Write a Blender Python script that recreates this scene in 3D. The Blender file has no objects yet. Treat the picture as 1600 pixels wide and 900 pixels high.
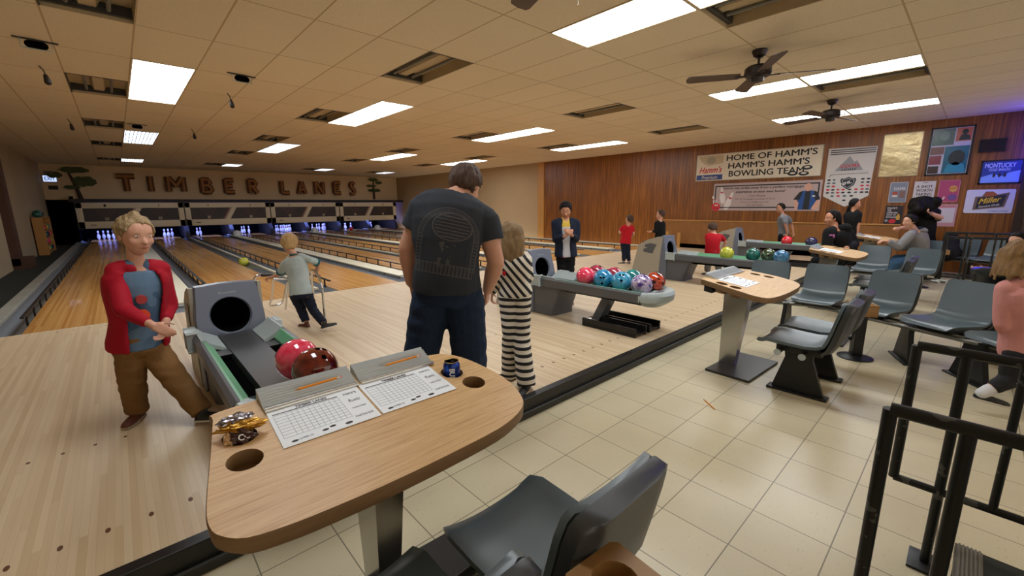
import bpy, bmesh, math, random
import numpy as np
from mathutils import Vector as V3, Matrix, noise
random.seed(7)
C = bpy.context.scene.collection
SC = bpy.context.scene
# ------------------------------------------------------------ camera
YAW, PITCH, ROLL, FPX, CH = 0.7436, -0.1937, -0.0070, 658.965, 1.4484
cyw, syw = math.cos(YAW), math.sin(YAW); cp, sp = math.cos(PITCH), math.sin(PITCH); cr, sr = math.cos(ROLL), math.sin(ROLL)
Fd = V3((syw*cp, cyw*cp, sp)); Rt0 = V3((cyw, -syw, 0)); U0 = Rt0.cross(Fd)
Rt = cr*Rt0 + sr*U0; Ud = -sr*Rt0 + cr*U0
CAM = V3((0, 0, CH))
cd = bpy.data.cameras.new('camera'); cam = bpy.data.objects.new('camera', cd); C.objects.link(cam)
cd.sensor_fit = 'HORIZONTAL'; cd.sensor_width = 36; cd.lens = FPX/1600*36; cd.clip_start = .02
cam.matrix_world = Matrix(((Rt.x, Ud.x, -Fd.x, CAM.x), (Rt.y, Ud.y, -Fd.y, CAM.y), (Rt.z, Ud.z, -Fd.z, CAM.z), (0, 0, 0, 1)))
SC.camera = cam
# ------------------------------------------------------------ world, exposure
w = bpy.data.worlds.new('world'); SC.world = w; w.use_nodes = True
w.node_tree.nodes['Background'].inputs[0].default_value = (1.0, .86, .70, 1)
w.node_tree.nodes['Background'].inputs[1].default_value = .62
SC.view_settings.view_transform = 'Standard'; SC.view_settings.look = 'None'; SC.view_settings.gamma = 1
SC.view_settings.use_curve_mapping = False; SC.view_settings.exposure = 1.13
LAMP = 7.0            # strength of the fluorescent panels
AH = .135             # approach height above the tiled floor
CZ = 3.122            # ceiling height
def at(u, v, D):      # world point seen at (u,v) of the 1600x900 photo, D metres ahead of the camera
    d = Rt*((u-800)/FPX) + Ud*(-(v-450)/FPX) + Fd
    return CAM + d*(D/(d.x*syw + d.y*cyw))
CR = V3((cyw, -syw, 0)); CF = V3((syw, cyw, 0)); UP = V3((0, 0, 1))   # directions to the right of / away from the viewer
# ------------------------------------------------------------ colours and node helper
def lin(c):
    if isinstance(c, str):
        c = c.lstrip('#'); c = [int(c[i:i+2], 16)/255 for i in (0, 2, 4)]
    return tuple(x/12.92 if x <= .04045 else ((x+.055)/1.055)**2.4 for x in c) + (1,)
class S:              # a node socket with arithmetic
    nt = None
    def __init__(s, k): s.k = k
    @staticmethod
    def m(op, *a):
        n = S.nt.nodes.new('ShaderNodeMath'); n.operation = op
        for i, x in enumerate(a):
            if isinstance(x, S): S.nt.links.new(x.k, n.inputs[i])
            else: n.inputs[i].default_value = x
        return S(n.outputs[0])
    def __add__(s, o): return S.m('ADD', s, o)
    __radd__ = __add__
    def __sub__(s, o): return S.m('SUBTRACT', s, o)
    def __rsub__(s, o): return S.m('SUBTRACT', o, s)
    def __mul__(s, o): return S.m('MULTIPLY', s, o)
    __rmul__ = __mul__
    def __truediv__(s, o): return S.m('DIVIDE', s, o)
    def __lt__(s, o): return S.m('LESS_THAN', s, o)
    def __gt__(s, o): return S.m('GREATER_THAN', s, o)
    def frac(s): return S.m('FRACT', s)
    def floor(s): return S.m('FLOOR', s)
    def abs(s): return S.m('ABSOLUTE', s)
    def sqrt(s): return S.m('SQRT', s)
    def sin(s): return S.m('SINE', s)
def M(name, col, rough=.5, metal=0, fn=None, bump=None, spec=.5, emit=0, coat=0, trans=0):
    """col: base colour. fn(xyz, nt) may return a colour socket; bump=(scale, strength[, stretch])"""
    m = bpy.data.materials.new(name); m.use_nodes = True; nt = m.node_tree; b = nt.nodes['Principled BSDF']
    b.inputs['Base Color'].default_value = lin(col); b.inputs['Roughness'].default_value = rough; b.inputs['Metallic'].default_value = metal
    b.inputs['Specular IOR Level'].default_value = spec; b.inputs['Coat Weight'].default_value = coat; b.inputs['Transmission Weight'].default_value = trans
    if emit: b.inputs['Emission Color'].default_value = lin(col); b.inputs['Emission Strength'].default_value = emit
    S.nt = nt
    tc = nt.nodes.new('ShaderNodeTexCoord'); sx = nt.nodes.new('ShaderNodeSeparateXYZ'); nt.links.new(tc.outputs['Object'], sx.inputs[0])
    P = (S(sx.outputs[0]), S(sx.outputs[1]), S(sx.outputs[2]), tc.outputs['Object'])
    if fn:
        r = fn(P)
        if r is not None: nt.links.new(r.k, b.inputs['Base Color'])
    if bump:
        n = nz(P[3], bump[0], 4, bump[2] if len(bump) > 2 else None)
        bp = nt.nodes.new('ShaderNodeBump'); bp.inputs['Strength'].default_value = bump[1]; bp.inputs['Distance'].default_value = .01
        nt.links.new(n.k, bp.inputs['Height']); nt.links.new(bp.outputs[0], b.inputs['Normal'])
    return m
def nz(vec, scale, detail=3, stretch=None, off=None, rough=.5):
    nt = S.nt; n = nt.nodes.new('ShaderNodeTexNoise'); n.inputs['Scale'].default_value = scale; n.inputs['Detail'].default_value = detail; n.inputs['Roughness'].default_value = rough
    if stretch:
        mp = nt.nodes.new('ShaderNodeMapping'); mp.inputs['Scale'].default_value = stretch
        nt.links.new(vec, mp.inputs['Vector']); vec = mp.outputs[0]
    nt.links.new(vec, n.inputs['Vector']); return S(n.outputs[0])
def ramp(f, stops):
    nt = S.nt; n = nt.nodes.new('ShaderNodeValToRGB'); e = n.color_ramp.elements
    while len(e) < len(stops): e.new(.5)
    for i, (p, c) in enumerate(stops): e[i].position = p; e[i].color = lin(c)
    nt.links.new(f.k, n.inputs[0]); return S(n.outputs[0])
def mix(f, a, b):
    nt = S.nt; n = nt.nodes.new('ShaderNodeMix'); n.data_type = 'RGBA'
    for i, x in ((0, f), (6, a), (7, b)):
        if isinstance(x, S): nt.links.new(x.k, n.inputs[i])
        elif i == 0: n.inputs[0].default_value = x
        else: n.inputs[i].default_value = lin(x)
    return S(n.outputs[2])
def mulc(c, f):   # colour times factor socket (wear, board to board variation)
    nt = S.nt; n = nt.nodes.new('ShaderNodeMix'); n.data_type = 'RGBA'; n.blend_type = 'MULTIPLY'; n.inputs[0].default_value = 1
    if isinstance(c, S): nt.links.new(c.k, n.inputs[6])
    else: n.inputs[6].default_value = lin(c)
    cb = nt.nodes.new('ShaderNodeCombineColor')
    for i in range(3): nt.links.new(f.k, cb.inputs[i])
    nt.links.new(cb.outputs[0], n.inputs[7]); return S(n.outputs[2])
def wn(f):        # white noise of a scalar
    n = S.nt.nodes.new('ShaderNodeTexWhiteNoise'); n.noise_dimensions = '1D'; S.nt.links.new(f.k, n.inputs['W']); return S(n.outputs[0])
# ------------------------------------------------------------ objects
def tag(o, label=None, cat=None, group=None, kind=None):
    if label: o['label'] = label
    if cat: o['category'] = cat
    if group: o['group'] = group
    if kind: o['kind'] = kind
    return o
def thing(name, label, cat, loc=(0, 0, 0), rz=0, group=None):
    o = bpy.data.objects.new(name, None); C.objects.link(o); o.empty_display_size = .1
    o.location = loc; o.rotation_euler = (0, 0, rz)
    return tag(o, label, cat, group)
def link(name, me, mat, parent=None, smooth=None):
    o = bpy.data.objects.new(name, me); C.objects.link(o); o.parent = parent
    if mat:
        me.materials.clear(); me.materials.append(mat)
    if smooth is not None:
        for p in me.polygons: p.use_smooth = True
        if smooth < 3.2:
            me.set_sharp_from_angle(angle=smooth)
    return o
def part(name, bm, mat, parent=None, smooth=.6, label=None, loc=None):
    me = bpy.data.meshes.new(name)
    if loc: bmesh.ops.translate(bm, verts=bm.verts, vec=-V3(loc))
    bmesh.ops.recalc_face_normals(bm, faces=bm.faces)
    bm.to_mesh(me); bm.free()
    o = link(name, me, mat, parent, smooth)
    if loc: o.location = loc
    if label: o['label'] = label
    return o
def struct(name, bm, mat, smooth=None, parent=None):
    o = part(name, bm, mat, parent, smooth); o['kind'] = 'structure'; return o
def kids(o): return [c for c in C.objects if c.parent == o]
def copy_tree(o, parent=None, loc=None, rz=None, label=None, group=None, name=None):
    c = o.copy(); C.objects.link(c); c.parent = parent
    if loc is not None: c.location = loc
    if rz is not None: c.rotation_euler = (0, 0, rz)
    if label: c['label'] = label
    if group: c['group'] = group
    for ch in kids(o): copy_tree(ch, c)
    return c
def B(): return bmesh.new()
def box(bm, a, b, bev=0, mat=None):
    a, b = V3(a), V3(b); c = (a+b)/2; s = b-a
    r = bmesh.ops.create_cube(bm, size=1)
    for v in r['verts']:
        v.co = V3((v.co.x*s.x, v.co.y*s.y, v.co.z*s.z)) + c
        if mat: v.co = mat @ v.co
    if bev:
        es = {e for v in r['verts'] for e in v.link_edges}
        bmesh.ops.bevel(bm, geom=list(es), offset=bev, segments=2, affect='EDGES', profile=.5)
    return bm
def basis(d, hint=None):
    d = V3(d).normalized(); h = V3(hint) if hint else (V3((0, 0, 1)) if abs(d.z) < .9 else V3((0, 1, 0)))
    x = h.cross(d).normalized(); return x, d.cross(x).normalized(), d
def rings(bm, rs, cap=True, closed=True):
    """loft through lists of points"""
    vs = [[bm.verts.new(p) for p in r] for r in rs]; n = len(vs[0])
    for a, b in zip(vs, vs[1:]):
        for i in range(n if closed else n-1):
            j = (i+1) % n; bm.faces.new((a[i], a[j], b[j], b[i]))
    if cap and closed:
        bm.faces.new(vs[0][::-1]); bm.faces.new(vs[-1])
    return bm
def circ(c, x, y, rx, ry=None, n=16, ph=0):
    ry = rx if ry is None else ry
    return [V3(c)+x*(rx*math.cos(ph+2*math.pi*i/n))+y*(ry*math.sin(ph+2*math.pi*i/n)) for i in range(n)]
def cyl(bm, a, b, r, r2=None, n=16):
    a, b = V3(a), V3(b); x, y, d = basis(b-a); r2 = r if r2 is None else r2
    return rings(bm, [circ(a, x, y, r, n=n), circ(b, x, y, r2, n=n)])
def cap(bm, p0, p1, r0, r1, n=14, flat=1, hint=None):
    """tapered capsule; flat squashes the second cross axis"""
    p0, p1 = V3(p0), V3(p1); L = (p1-p0).length
    x, y, d = basis(p1-p0 if L > 1e-5 else V3((0, 0, 1)), hint); R = []
    for k in (-80, -55, -28, 0):
        a = math.radians(k); R.append(circ(p0+d*(r0*math.sin(a)), x, y, r0*math.cos(a), r0*math.cos(a)*flat, n))
    for k in (0, 28, 55, 80):
        a = math.radians(k); R.append(circ(p1+d*(r1*math.sin(a)), x, y, r1*math.cos(a), r1*math.cos(a)*flat, n))
    return rings(bm, R)
def ell(bm, c, ax, r, n=14):
    """ellipsoid: ax = three unit axes, r = three radii"""
    c = V3(c); R = []
    for k in range(-n//2+1, n//2):
        a = math.pi*k/n; R.append([c+ax[2]*(r[2]*math.sin(a))+ax[0]*(r[0]*math.cos(a)*math.cos(t))+ax[1]*(r[1]*math.cos(a)*math.sin(t)) for t in [2*math.pi*i/(n+4) for i in range(n+4)]])
    return rings(bm, R)
def tube(bm, pts, r, n=10, closed=False, rad=0.0):
    """tube through points; rad rounds the corners"""
    pts = [V3(p) for p in pts]
    if rad:
        q = [pts[0]]
        for a, b, c in zip(pts, pts[1:], pts[2:]):
            u = (a-b); w_ = (c-b); k = min(rad, u.length*.45, w_.length*.45); u.normalize(); w_.normalize()
            for t in (0, .25, .5, .75, 1): q.append((b+u*k)*(1-t)**2 + b*2*t*(1-t) + (b+w_*k)*t*t)
        pts = q+[pts[-1]]
    R = []; px = None
    for i, p in enumerate(pts):
        d = (pts[min(i+1, len(pts)-1)]-pts[max(i-1, 0)]).normalized()
        if px is None: px = basis(d)[0]
        x = (px - d*px.dot(d)).normalized(); y = d.cross(x); px = x
        rr = r[i] if isinstance(r, (list, tuple)) else r
        R.append(circ(p, x, y, rr, n=n))
    return rings(bm, R)
def lathe(bm, prof, n=20, c=(0, 0, 0)):
    c = V3(c); return rings(bm, [circ(c+V3((0, 0, z)), V3((1, 0, 0)), V3((0, 1, 0)), max(r, 1e-4), n=n) for r, z in prof])
def prism(bm, poly, fr, h0, h1):
    """polygon (u,v) in frame fr=(origin,ux,uy,n) extruded from h0 to h1 along n"""
    o, ux, uy, n = fr
    return rings(bm, [[o+ux*u+uy*v+n*h for u, v in poly] for h in (h0, h1)])
def rrect(x0, y0, x1, y1, r, k=5):
    out = []
    for cx, cy, a0 in ((x1-r, y1-r, 0), (x0+r, y1-r, 90), (x0+r, y0+r, 180), (x1-r, y0+r, 270)):
        out += [(cx+r*math.cos(math.radians(a0+90*i/k)), cy+r*math.sin(math.radians(a0+90*i/k))) for i in range(k+1)]
    return out
TS = bpy.data.scenes.new('workbench'); TV = TS.view_layers[0]
def text(parent, name, s, fr, x0, y0, x1, y1, mat, ext=.001, bold=0, shear=0, h=.002, fill=False):
    """lettering fitted to the box (x0,y0)-(x1,y1) of a frame"""
    cu = bpy.data.curves.new('t', 'FONT'); cu.body = s; cu.extrude = .0; bold0 = .022 if bold else 0; cu.shear = shear; cu.align_x = 'CENTER'; cu.resolution_u = 3
    t = bpy.data.objects.new('t', cu); TS.collection.objects.link(t); TV.update(); dg = TV.depsgraph
    me = bpy.data.meshes.new_from_object(t.evaluated_get(dg)); bpy.data.objects.remove(t); bpy.data.curves.remove(cu)
    if not len(me.vertices): return None
    if bold:
        q = bmesh.new(); q.from_mesh(me); g_ = q.verts[:]+q.edges[:]+q.faces[:]
        for dx, dy, dz in ((bold0, 0, .00004), (-bold0, 0, .00008), (0, bold0*.8, .00012), (0, -bold0*.8, .00016)):
            r_ = bmesh.ops.duplicate(q, geom=g_); bmesh.ops.translate(q, verts=[v for v in r_['geom'] if isinstance(v, bmesh.types.BMVert)], vec=(dx, dy, dz))
        q.to_mesh(me); q.free()
    co = np.array([v.co[:] for v in me.vertices]); a, b = co.min(0), co.max(0)
    o, ux, uy, n = fr; sx = (x1-x0)/(b[0]-a[0]); sy = (y1-y0)/(b[1]-a[1])
    bm = bmesh.new(); bm.from_mesh(me); bpy.data.meshes.remove(me)
    for v in bm.verts: v.co = o+ux*(x0+(v.co.x-a[0])*sx)+uy*(y0+(v.co.y-a[1])*sy)+n*(h+v.co.z)
    fs = list(bm.faces)
    r = bmesh.ops.extrude_face_region(bm, geom=fs)
    for v in r['geom']:
        if isinstance(v, bmesh.types.BMVert): v.co += n*ext
    return part(name, bm, mat, parent, None)
def remesh(bm, vox, smooth=4, fac=.5, keep=True):
    """fuse overlapping closed shapes into one continuous surface"""
    me = bpy.data.meshes.new('r'); bmesh.ops.recalc_face_normals(bm, faces=bm.faces); bm.to_mesh(me); bm.free()
    o = bpy.data.objects.new('r', me); TS.collection.objects.link(o)
    m = o.modifiers.new('a', 'REMESH'); m.mode = 'VOXEL'; m.voxel_size = vox
    m = o.modifiers.new('b', 'SMOOTH'); m.iterations = smooth; m.factor = fac
    TV.update(); dg = TV.depsgraph
    r = bpy.data.meshes.new_from_object(o.evaluated_get(dg)); bpy.data.objects.remove(o); bpy.data.meshes.remove(me)
    return r
def fused(name, bm, vox, mat, parent, smooth=4, disp=None, label=None):
    me = remesh(bm, vox, smooth)
    if disp:
        amp, sc, st = disp
        n = len(me.vertices); co = np.empty(n*3); nm = np.empty(n*3); me.vertices.foreach_get('co', co); me.vertices.foreach_get('normal', nm)
        co = co.reshape(-1, 3); nm = nm.reshape(-1, 3); q = co*np.array(st)*sc
        f = np.array([noise.noise(V3(p)) for p in q]); me.vertices.foreach_set('co', (co+nm*(amp*f)[:, None]).ravel()); me.update()
    o = link(name, me, mat, parent, 9)
    if label: o['label'] = label
    return o
# ------------------------------------------------------------ materials
def f_tile(P):
    x, y, z, v = P
    gx = ((x-1.1431)/.3048); gy = ((y-1.7528)/.3048)
    d = S.m('MINIMUM', ((gx+.5).frac()-.5).abs(), ((gy+.5).frac()-.5).abs())
    id_ = wn(gx.floor()*17.3+gy.floor()*5.1)
    c = mix(nz(v, 2.5, 4), '#bdb294', '#d2c7a9'); c = mulc(c, id_*.07+.95)
    fl = ramp(nz(v, 28, 3, (1, 3.5, 1)), [(0, '#ffffff'), (.62, '#ffffff'), (.70, '#b9ad90'), (1, '#9a8f76')])
    c = mulc(c, S.m('MINIMUM', S(fl.k), 1.0)) if False else mix((nz(v, 26, 3, (1, 3.2, 1)) > .67)*.25, c, '#93886d')
    c = mix((nz(v, 60, 2) > .76)*.7, c, '#57503f')
    return mix((d < .008)*.85, c, '#5f5745')
TILE = M('vinyl_tile', '#c9bfa3', .3, fn=f_tile, bump=(40, .02))
def boards(w, cols, var=.14, along='y', seam='#8a6a45', L=1.6, sw=.03, grain=1):
    def f(P):
        x, y, z, v = P; a, b = (x, y) if along == 'y' else (y, x)
        k = (a/w); i = k.floor(); j = (b/L + wn(i)*7).floor()
        r = wn(i*3.17+j*11.3)
        st = (22, .8, 1) if along == 'y' else (.8, 22, 1)
        c = mix(r, cols[0], cols[1]); c = mulc(c, nz(v, 2.2*grain, 3, st)*.16+.92)
        e = ((k+.5).frac()-.5).abs() < sw
        return mix(e*.28, c, seam)
    return f
MAPLE = M('maple_approach', '#c8ad86', .42, fn=boards(.0265, ('#d6c2a2', '#c6ad8a'), seam='#9b7f5c', sw=.03))
LANE = M('lane_wood', '#c08a4a', .24, fn=boards(.0265, ('#d3a05e', '#b9813f'), seam='#7c5027', sw=.04, L=3), coat=.15)
def f_ceil(P):
    x, y, z, v = P
    gx = (x-1.569)/.6067; gy = (y-4.3317)/1.2207
    dx = ((gx+.5).frac()-.5).abs()*.6067; dy = ((gy+.5).frac()-.5).abs()*1.2207
    d = S.m('MINIMUM', dx, dy); r = wn(gx.floor()*7.7+gy.floor()*3.3)
    c = mulc(mix(nz(v, .5, 2), '#e6d6b8', '#dccaaa'), r*.05+.95)
    c = mulc(c, 1-(nz(v, 90, 2) > .6)*.13)
    return mix((d < .008)*.75, c, '#a58a5f')
CEIL = M('ceiling_tile', '#dcc59a', .9, fn=f_ceil, bump=(70, .12))
def f_panel(P):
    x, y, z, v = P; k = y/.1; r = wn(k.floor())
    g = nz(v, 1.4, 5, (1, 22, .9)); c = ramp(g, [(.25, '#5a3110'), (.5, '#834c18'), (.75, '#9f6526')])
    c = mulc(c, r*.22+.82); c = mulc(c, nz(v, .35, 2)*.5+.78)
    return mix((((k+.5).frac()-.5).abs() < .035)*.7, c, '#3c200c')
PANEL = M('wood_panelling', '#8c5423', .38, fn=f_panel)
def f_ply(P):
    x, y, z, v = P; g = nz(v, 2.2, 5, (1, 2, .8)); return ramp(((g*9).sin()*.5+.5), [(0, '#8a5a2a'), (1, '#9e6c36')])
PLY = M('plywood_dado', '#96642f', .42, fn=f_ply)
TRIMW = M('light_wood_trim', '#b98445', .45, fn=lambda P: mix(nz(P[3], 3, 3, (1, 1, .2)), '#a87536', '#c9944f'))
def f_wall(P): return mulc(mix(nz(P[3], .7, 2), '#b59a76', '#a88d69'), nz(P[3], 6, 2)*.08+.95)
TANWALL = M('tan_wall', '#b09570', .8, fn=f_wall); LWALL = M('cream_wall', '#b3a487', .8, fn=lambda P: mix(nz(P[3], .6, 2), '#b7a78a', '#a39376'))
BACKW = M('back_wall_paint', '#c4a273', .8, fn=lambda P: mix(nz(P[3], .5, 2), '#ecd2a8', '#dfc094'))
CARPET = M('dark_carpet', '#24261f', .95, bump=(200, .3)); BLACK = M('black_void', '#0a0a0b', .8, spec=0)
def f_table(P):
    x, y, z, v = P
    g = nz(v, 4.0, 6, (1.2, 32, 1), rough=.62); c = ramp(g, [(.30, '#b08754'), (.42, '#c49c69'), (.6, '#d2ad7a'), (.8, '#d8b788')])
    return mix((nz(v, 14, 3, (1, 34, 1)) > .63)*.4, c, '#a5763f')
TABLE = M('oak_tabletop', '#cf9c60', .42, fn=f_table, bump=(60, .1, (1, 20, 1)))
def f_edge(P): return mix(nz(P[3], 12, 3, (1, 1, 8)), '#6b5238', '#8f7049')
TEDGE = M('table_edge', '#7b6043', .5, fn=f_edge)
STEEL = M('brushed_steel', '#a8a6a2', .2, 1); CHROME = M('chrome', '#d5d8dc', .08, 1); ALU = M('ribbed_aluminium', '#b4bcc0', .4, .25)
DGREY = M('charcoal_plastic', '#55585d', .42, bump=(150, .05)); HOOD = M('blue_grey_hood', '#666d7c', .4); BEIGE = M('beige_side_panel', '#a39d8e', .5)
LGREY = M('pale_grey_plastic', '#a9b5b6', .35); GREEN = M('green_track', '#6fae86', .3); TRACK = M('dark_track', '#6a6c70', .3, .6)
SEAT = M('grey_seat_plastic', '#536066', .3, bump=(9, .06)); SEAT_SHADED = M('shaded_seat_plastic', '#34373a', .4); BLK = M('black_steel', '#17181a', .4, .2)  # seat backs: same plastic as the seats, shade put into a darker colour
RAILM = M('worn_black_tube', '#2b2c2a', .4, .4, fn=lambda P: mix(nz(P[3], 14, 4) > .6, '#1f201f', '#4a4b48'))
RUB = M('black_rubber_riser', '#1c1d1b', .45); NOSE = M('ribbed_nosing', '#77746c', .45, .6)
GUT = M('gutter_grey', '#5d6166', .35); GUTS = M('divider_side_grey', '#84898c', .45); CAPW = M('divider_cream_cap', '#d8d2ba', .45)
WHITE = M('white_paper', '#e8edf2', .6); INK = M('black_ink', '#15161a', .6); INKG = M('grey_ink', '#7f868e', .7)
LIT = M('lit_diffuser', '#f6fbff', .5, emit=LAMP); TROF = M('fixture_housing', '#b7a37f', .5, .2); TUBEM = M('dead_tube', '#6d6a5e', .3); DARKM = M('dark_housing', '#2c2a24', .5)
DIM = M('dim_diffuser', '#c6d4e8', .3, emit=4.0); LATT = M('dark_lattice', '#3a3f46', .4)
FANM = M('bronze_fan', '#2c2420', .4, .5); BLADE = M('fan_blade', '#4f3b2c', .45, fn=lambda P: mix(nz(P[3], 6, 3, (1, 8, 1)), '#3c2c21', '#5e4735'))
LOG = M('log_brown', '#5c3217', .6, fn=lambda P: mix(nz(P[3], 7, 4), '#5a3016', '#7a4826')); LOGF = M('log_face', '#8d5c30', .6, fn=lambda P: mix(nz(P[3], 9, 4), '#935f30', '#b8824a'))
MASK = M('mask_frame', '#e3d2b0', .5); MASKD = M('mask_panel', '#3c3330', .5, fn=lambda P: mix(nz(P[3], 2, 3), '#352d2b', '#473b36')); MRED = M('mask_red', '#7c3b32', .5); MDOT = M('mask_dot', '#5d4238', .5)
PINW = M('pin_white', '#eef0f4', .25); PINR = M('pin_red', '#a82024', .3)
def cloth(n, col, r=.85, b=.25, v=.12):
    return M(n, col, r, fn=lambda P: mulc(mix(.5, col, col), nz(P[3], 9, 4)*v*2+(1-v)), bump=(70, b), spec=.2)
def skin(n, a): return M(n, a, .5, fn=lambda P: mulc(mix(.5, a, a), nz(P[3], 30, 3)*.12+.94), spec=.35)
SKIN = skin('light_skin', '#c9977f'); SKIN2 = skin('tan_skin', '#b98367')
def hairm(n, a, b, sp=.3): return M(n, a, .6, fn=lambda P: mix(nz(P[3], 40, 4, (1, 1, .25)), a, b), bump=(110, .7, (1, 1, .3)), spec=sp)
H_BLOND = hairm('dark_blond_hair', '#6e5a41', '#b49a72'); H_FAIR = hairm('fair_hair', '#967649', '#c8a574'); H_BROWN = hairm('brown_hair', '#2f221b', '#5a4232'); H_BLACK = hairm('black_hair', '#080707', '#191514', .15); H_LONG = hairm('long_blond_brown_hair', '#4d3a29', '#a58961')
EYEW = M('eye_white', '#d8d2cc', .3); EYED = M('eye_dark', '#221a16', .2); LIP = M('lip', '#a3564f', .5)
DENIM = cloth('navy_denim', '#1d2a40', .85, .3); DENIM2 = cloth('blue_denim', '#3f5f80'); KHAKI = cloth('brown_khaki', '#7b5a35'); NAVYC = cloth('navy_cloth', '#1c2233'); BLACKC = cloth('black_cloth', '#141416'); GREYC = cloth('grey_cloth', '#6b6b68'); HOODG = cloth('heather_hoodie', '#7b7a7c')
REDC = cloth('red_jacket', '#a01226', .7); REDS = cloth('red_shirt', '#b31a26'); PINKC = cloth('pink_cloth', '#c98b86'); TEALC = cloth('teal_trim', '#2f6163')
SHOEB = M('dark_shoe', '#1e1d1d', .6); SHOEBR = M('brown_shoe', '#5b2f1f', .6); SOLE = M('white_sole', '#cfcabf', .6)
def f_sheet(P): return mulc(mix(.5, '#e9eef4', '#e9eef4'), nz(P[3], 4, 2)*.05+.96)
def fr_wall(y0, z0, x=12.75): return (V3((x, y0, z0)), V3((0, -1, 0)), V3((0, 0, 1)), V3((-1, 0, 0)))
# ------------------------------------------------------------ building shell
WX, LX, YF, YS, YM, YB = 12.75, -1.95, 6.71, 1.95, 23.5, 24.2
bm = B(); box(bm, (LX, -3.5, -.1), (WX, YS-.02, 0)); struct('floor', bm, TILE)
bm = B(); box(bm, (-1.3, YS, .0), (WX, YF, AH)); struct('approach_floor', bm, MAPLE)
bm = B(); box(bm, (LX, YS, .0), (-1.3, YF+.02, AH)); box(bm, (LX, YF, 0), (-1.3, YB, .04)); struct('side_walkway_carpet', bm, CARPET)
bm = B(); box(bm, (LX, YS-.02, .02), (WX, YS+.004, AH+.004)); box(bm, (LX, YS-.045, .0), (WX, YS-.015, .05), .008); struct('trim_1', bm, RUB)
bm = B(); box(bm, (LX, YS-.03, AH-.006), (WX, YS+.03, AH+.006), .003); struct('trim_2', bm, BLK)
bm = B(); box(bm, (WX, 12.2, 0), (WX+.15, YB+3, CZ+.2)); struct('wall_right_far', bm, TANWALL)
bm = B(); box(bm, (WX, -.5, 0), (WX+.15, 11.92, CZ+.2)); struct('wall_right', bm, PANEL)
bm = B(); box(bm, (WX-.05, 11.9, 0), (WX+.15, 12.22, CZ)); struct('trim_3', bm, TRIMW)
bm = B(); box(bm, (WX-.02, 1.1, AH), (WX, 6.75, .95)); struct('trim_4', bm, PLY)
bm = B(); box(bm, (WX-.045, 1.1, .945), (WX, 6.78, .975), .004); struct('trim_5', bm, TRIMW)
bm = B(); box(bm, (WX-.02, YS, AH), (WX, YF+.7, AH+.12)); struct('baseboard_right', bm, BLK)
bm = B(); box(bm, (WX, -3.5, 0), (WX+.15, -.5, CZ+.2)); box(bm, (WX-.55, -.95, 0), (WX, -.6, CZ)); struct('wall_right_near', bm, M('brown_column', '#3b2a20', .6))
bm = B(); box(bm, (LX-.15, -3.5, 0), (LX, YB, CZ+.2)); struct('wall_left', bm, LWALL)
bm = B(); box(bm, (-1.2, YB, 1.68), (WX, YB+.15, CZ+.2)); box(bm, (LX, YB, 1.78), (-1.2, YB+.15, CZ+.2)); struct('wall_back', bm, BACKW)
bm = B(); box(bm, (LX-.2, YB+2.4, -.1), (WX+.2, YB+2.5, 3)); box(bm, (LX-.2, YB+.15, 1.9), (WX+.2, YB+2.4, 2.0)); box(bm, (LX-.2, YB+.1, -.1), (LX, YB+2.4, 2)); box(bm, (-1.27, YM-.02, 0), (-1.19, YB+2.4, 1.9)); struct('wall_pit', bm, BLACK)  # last box: partition added to keep pin lamp light out of the doorway
bm = B(); box(bm, (LX, YB, -.1), (WX, YB+2.4, -.02)); box(bm, (LX, YB-.05, -.02), (-1.3, YB+.15, .03)); struct('floor_pit', bm, BLACK)
bm = B(); box(bm, (-1.3, YM-.03, 1.68), (WX, YB+.02, 1.80)); struct('trim_6', bm, M('dark_ledge', '#241c17', .6))
# ceiling grid with openings where the fixtures sit
SX, SY, GX, GY = .6067, 1.2207, 1.569, 4.3317
lit = [(i, r) for i in (-2, 3, 9, 14) for r in (-4, -3)]+[(i, r) for i in (9, 14) for r in (-9, -8)] + [(-2, 1), (3, 1), (3, 2), (9, 1), (9, 2), (14, 1), (14, 2)]
dim = [(i, r) for i in (-2, 3, 9, 14) for r in (-14,)]+[(i, r) for i in (-2, 3) for r in (-9, -8)]
opn = [(i, r) for i in (-3, 2, 8, 13) for r in (-1, -4, -7, -10, -14)] + [(4, 2), (10, 2)]
holes = set(lit+dim+opn)
bm = B()
for i in range(-6, 20):
    for r in range(-17, 7):
        if (i, r) in holes: continue
        x0, x1 = max(GX+i*SX, LX), min(GX+(i+1)*SX, WX+.02); y1, y0 = min(GY-r*SY, YB+.02), GY-(r+1)*SY
        if x1 <= x0 or y1 <= y0: continue
        bm.faces.new([bm.verts.new(p) for p in ((x0, y0, CZ), (x0, y1, CZ), (x1, y1, CZ), (x1, y0, CZ))])
bmesh.ops.remove_doubles(bm, verts=bm.verts, dist=1e-4)
me = bpy.data.meshes.new('ceiling'); bm.to_mesh(me); bm.free(); o = link('ceiling', me, CEIL); o['kind'] = 'structure'
bm = B(); box(bm, (LX-.15, -3.5, CZ+.3), (WX+.15, YB+.15, CZ+.32)); struct('ceiling_deck', bm, BLACK)
def cell(i, r): return GX+i*SX, GY-(r+1)*SY
ROWN = {-2: 'over the leftmost lane', 3: 'over the second ball return', 9: 'in the third row from the left', 14: 'in the rightmost row', -3: 'left of the leftmost light row', 2: 'beside the second light row', 8: 'beside the third light row', 13: 'beside the rightmost light row', 4: 'at the top edge by the lit panel', 10: 'beside the lit panels by the fans'}
ORD = ['nearest', 'second', 'third', 'fourth', 'fifth', 'sixth', 'seventh', 'eighth']
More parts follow.
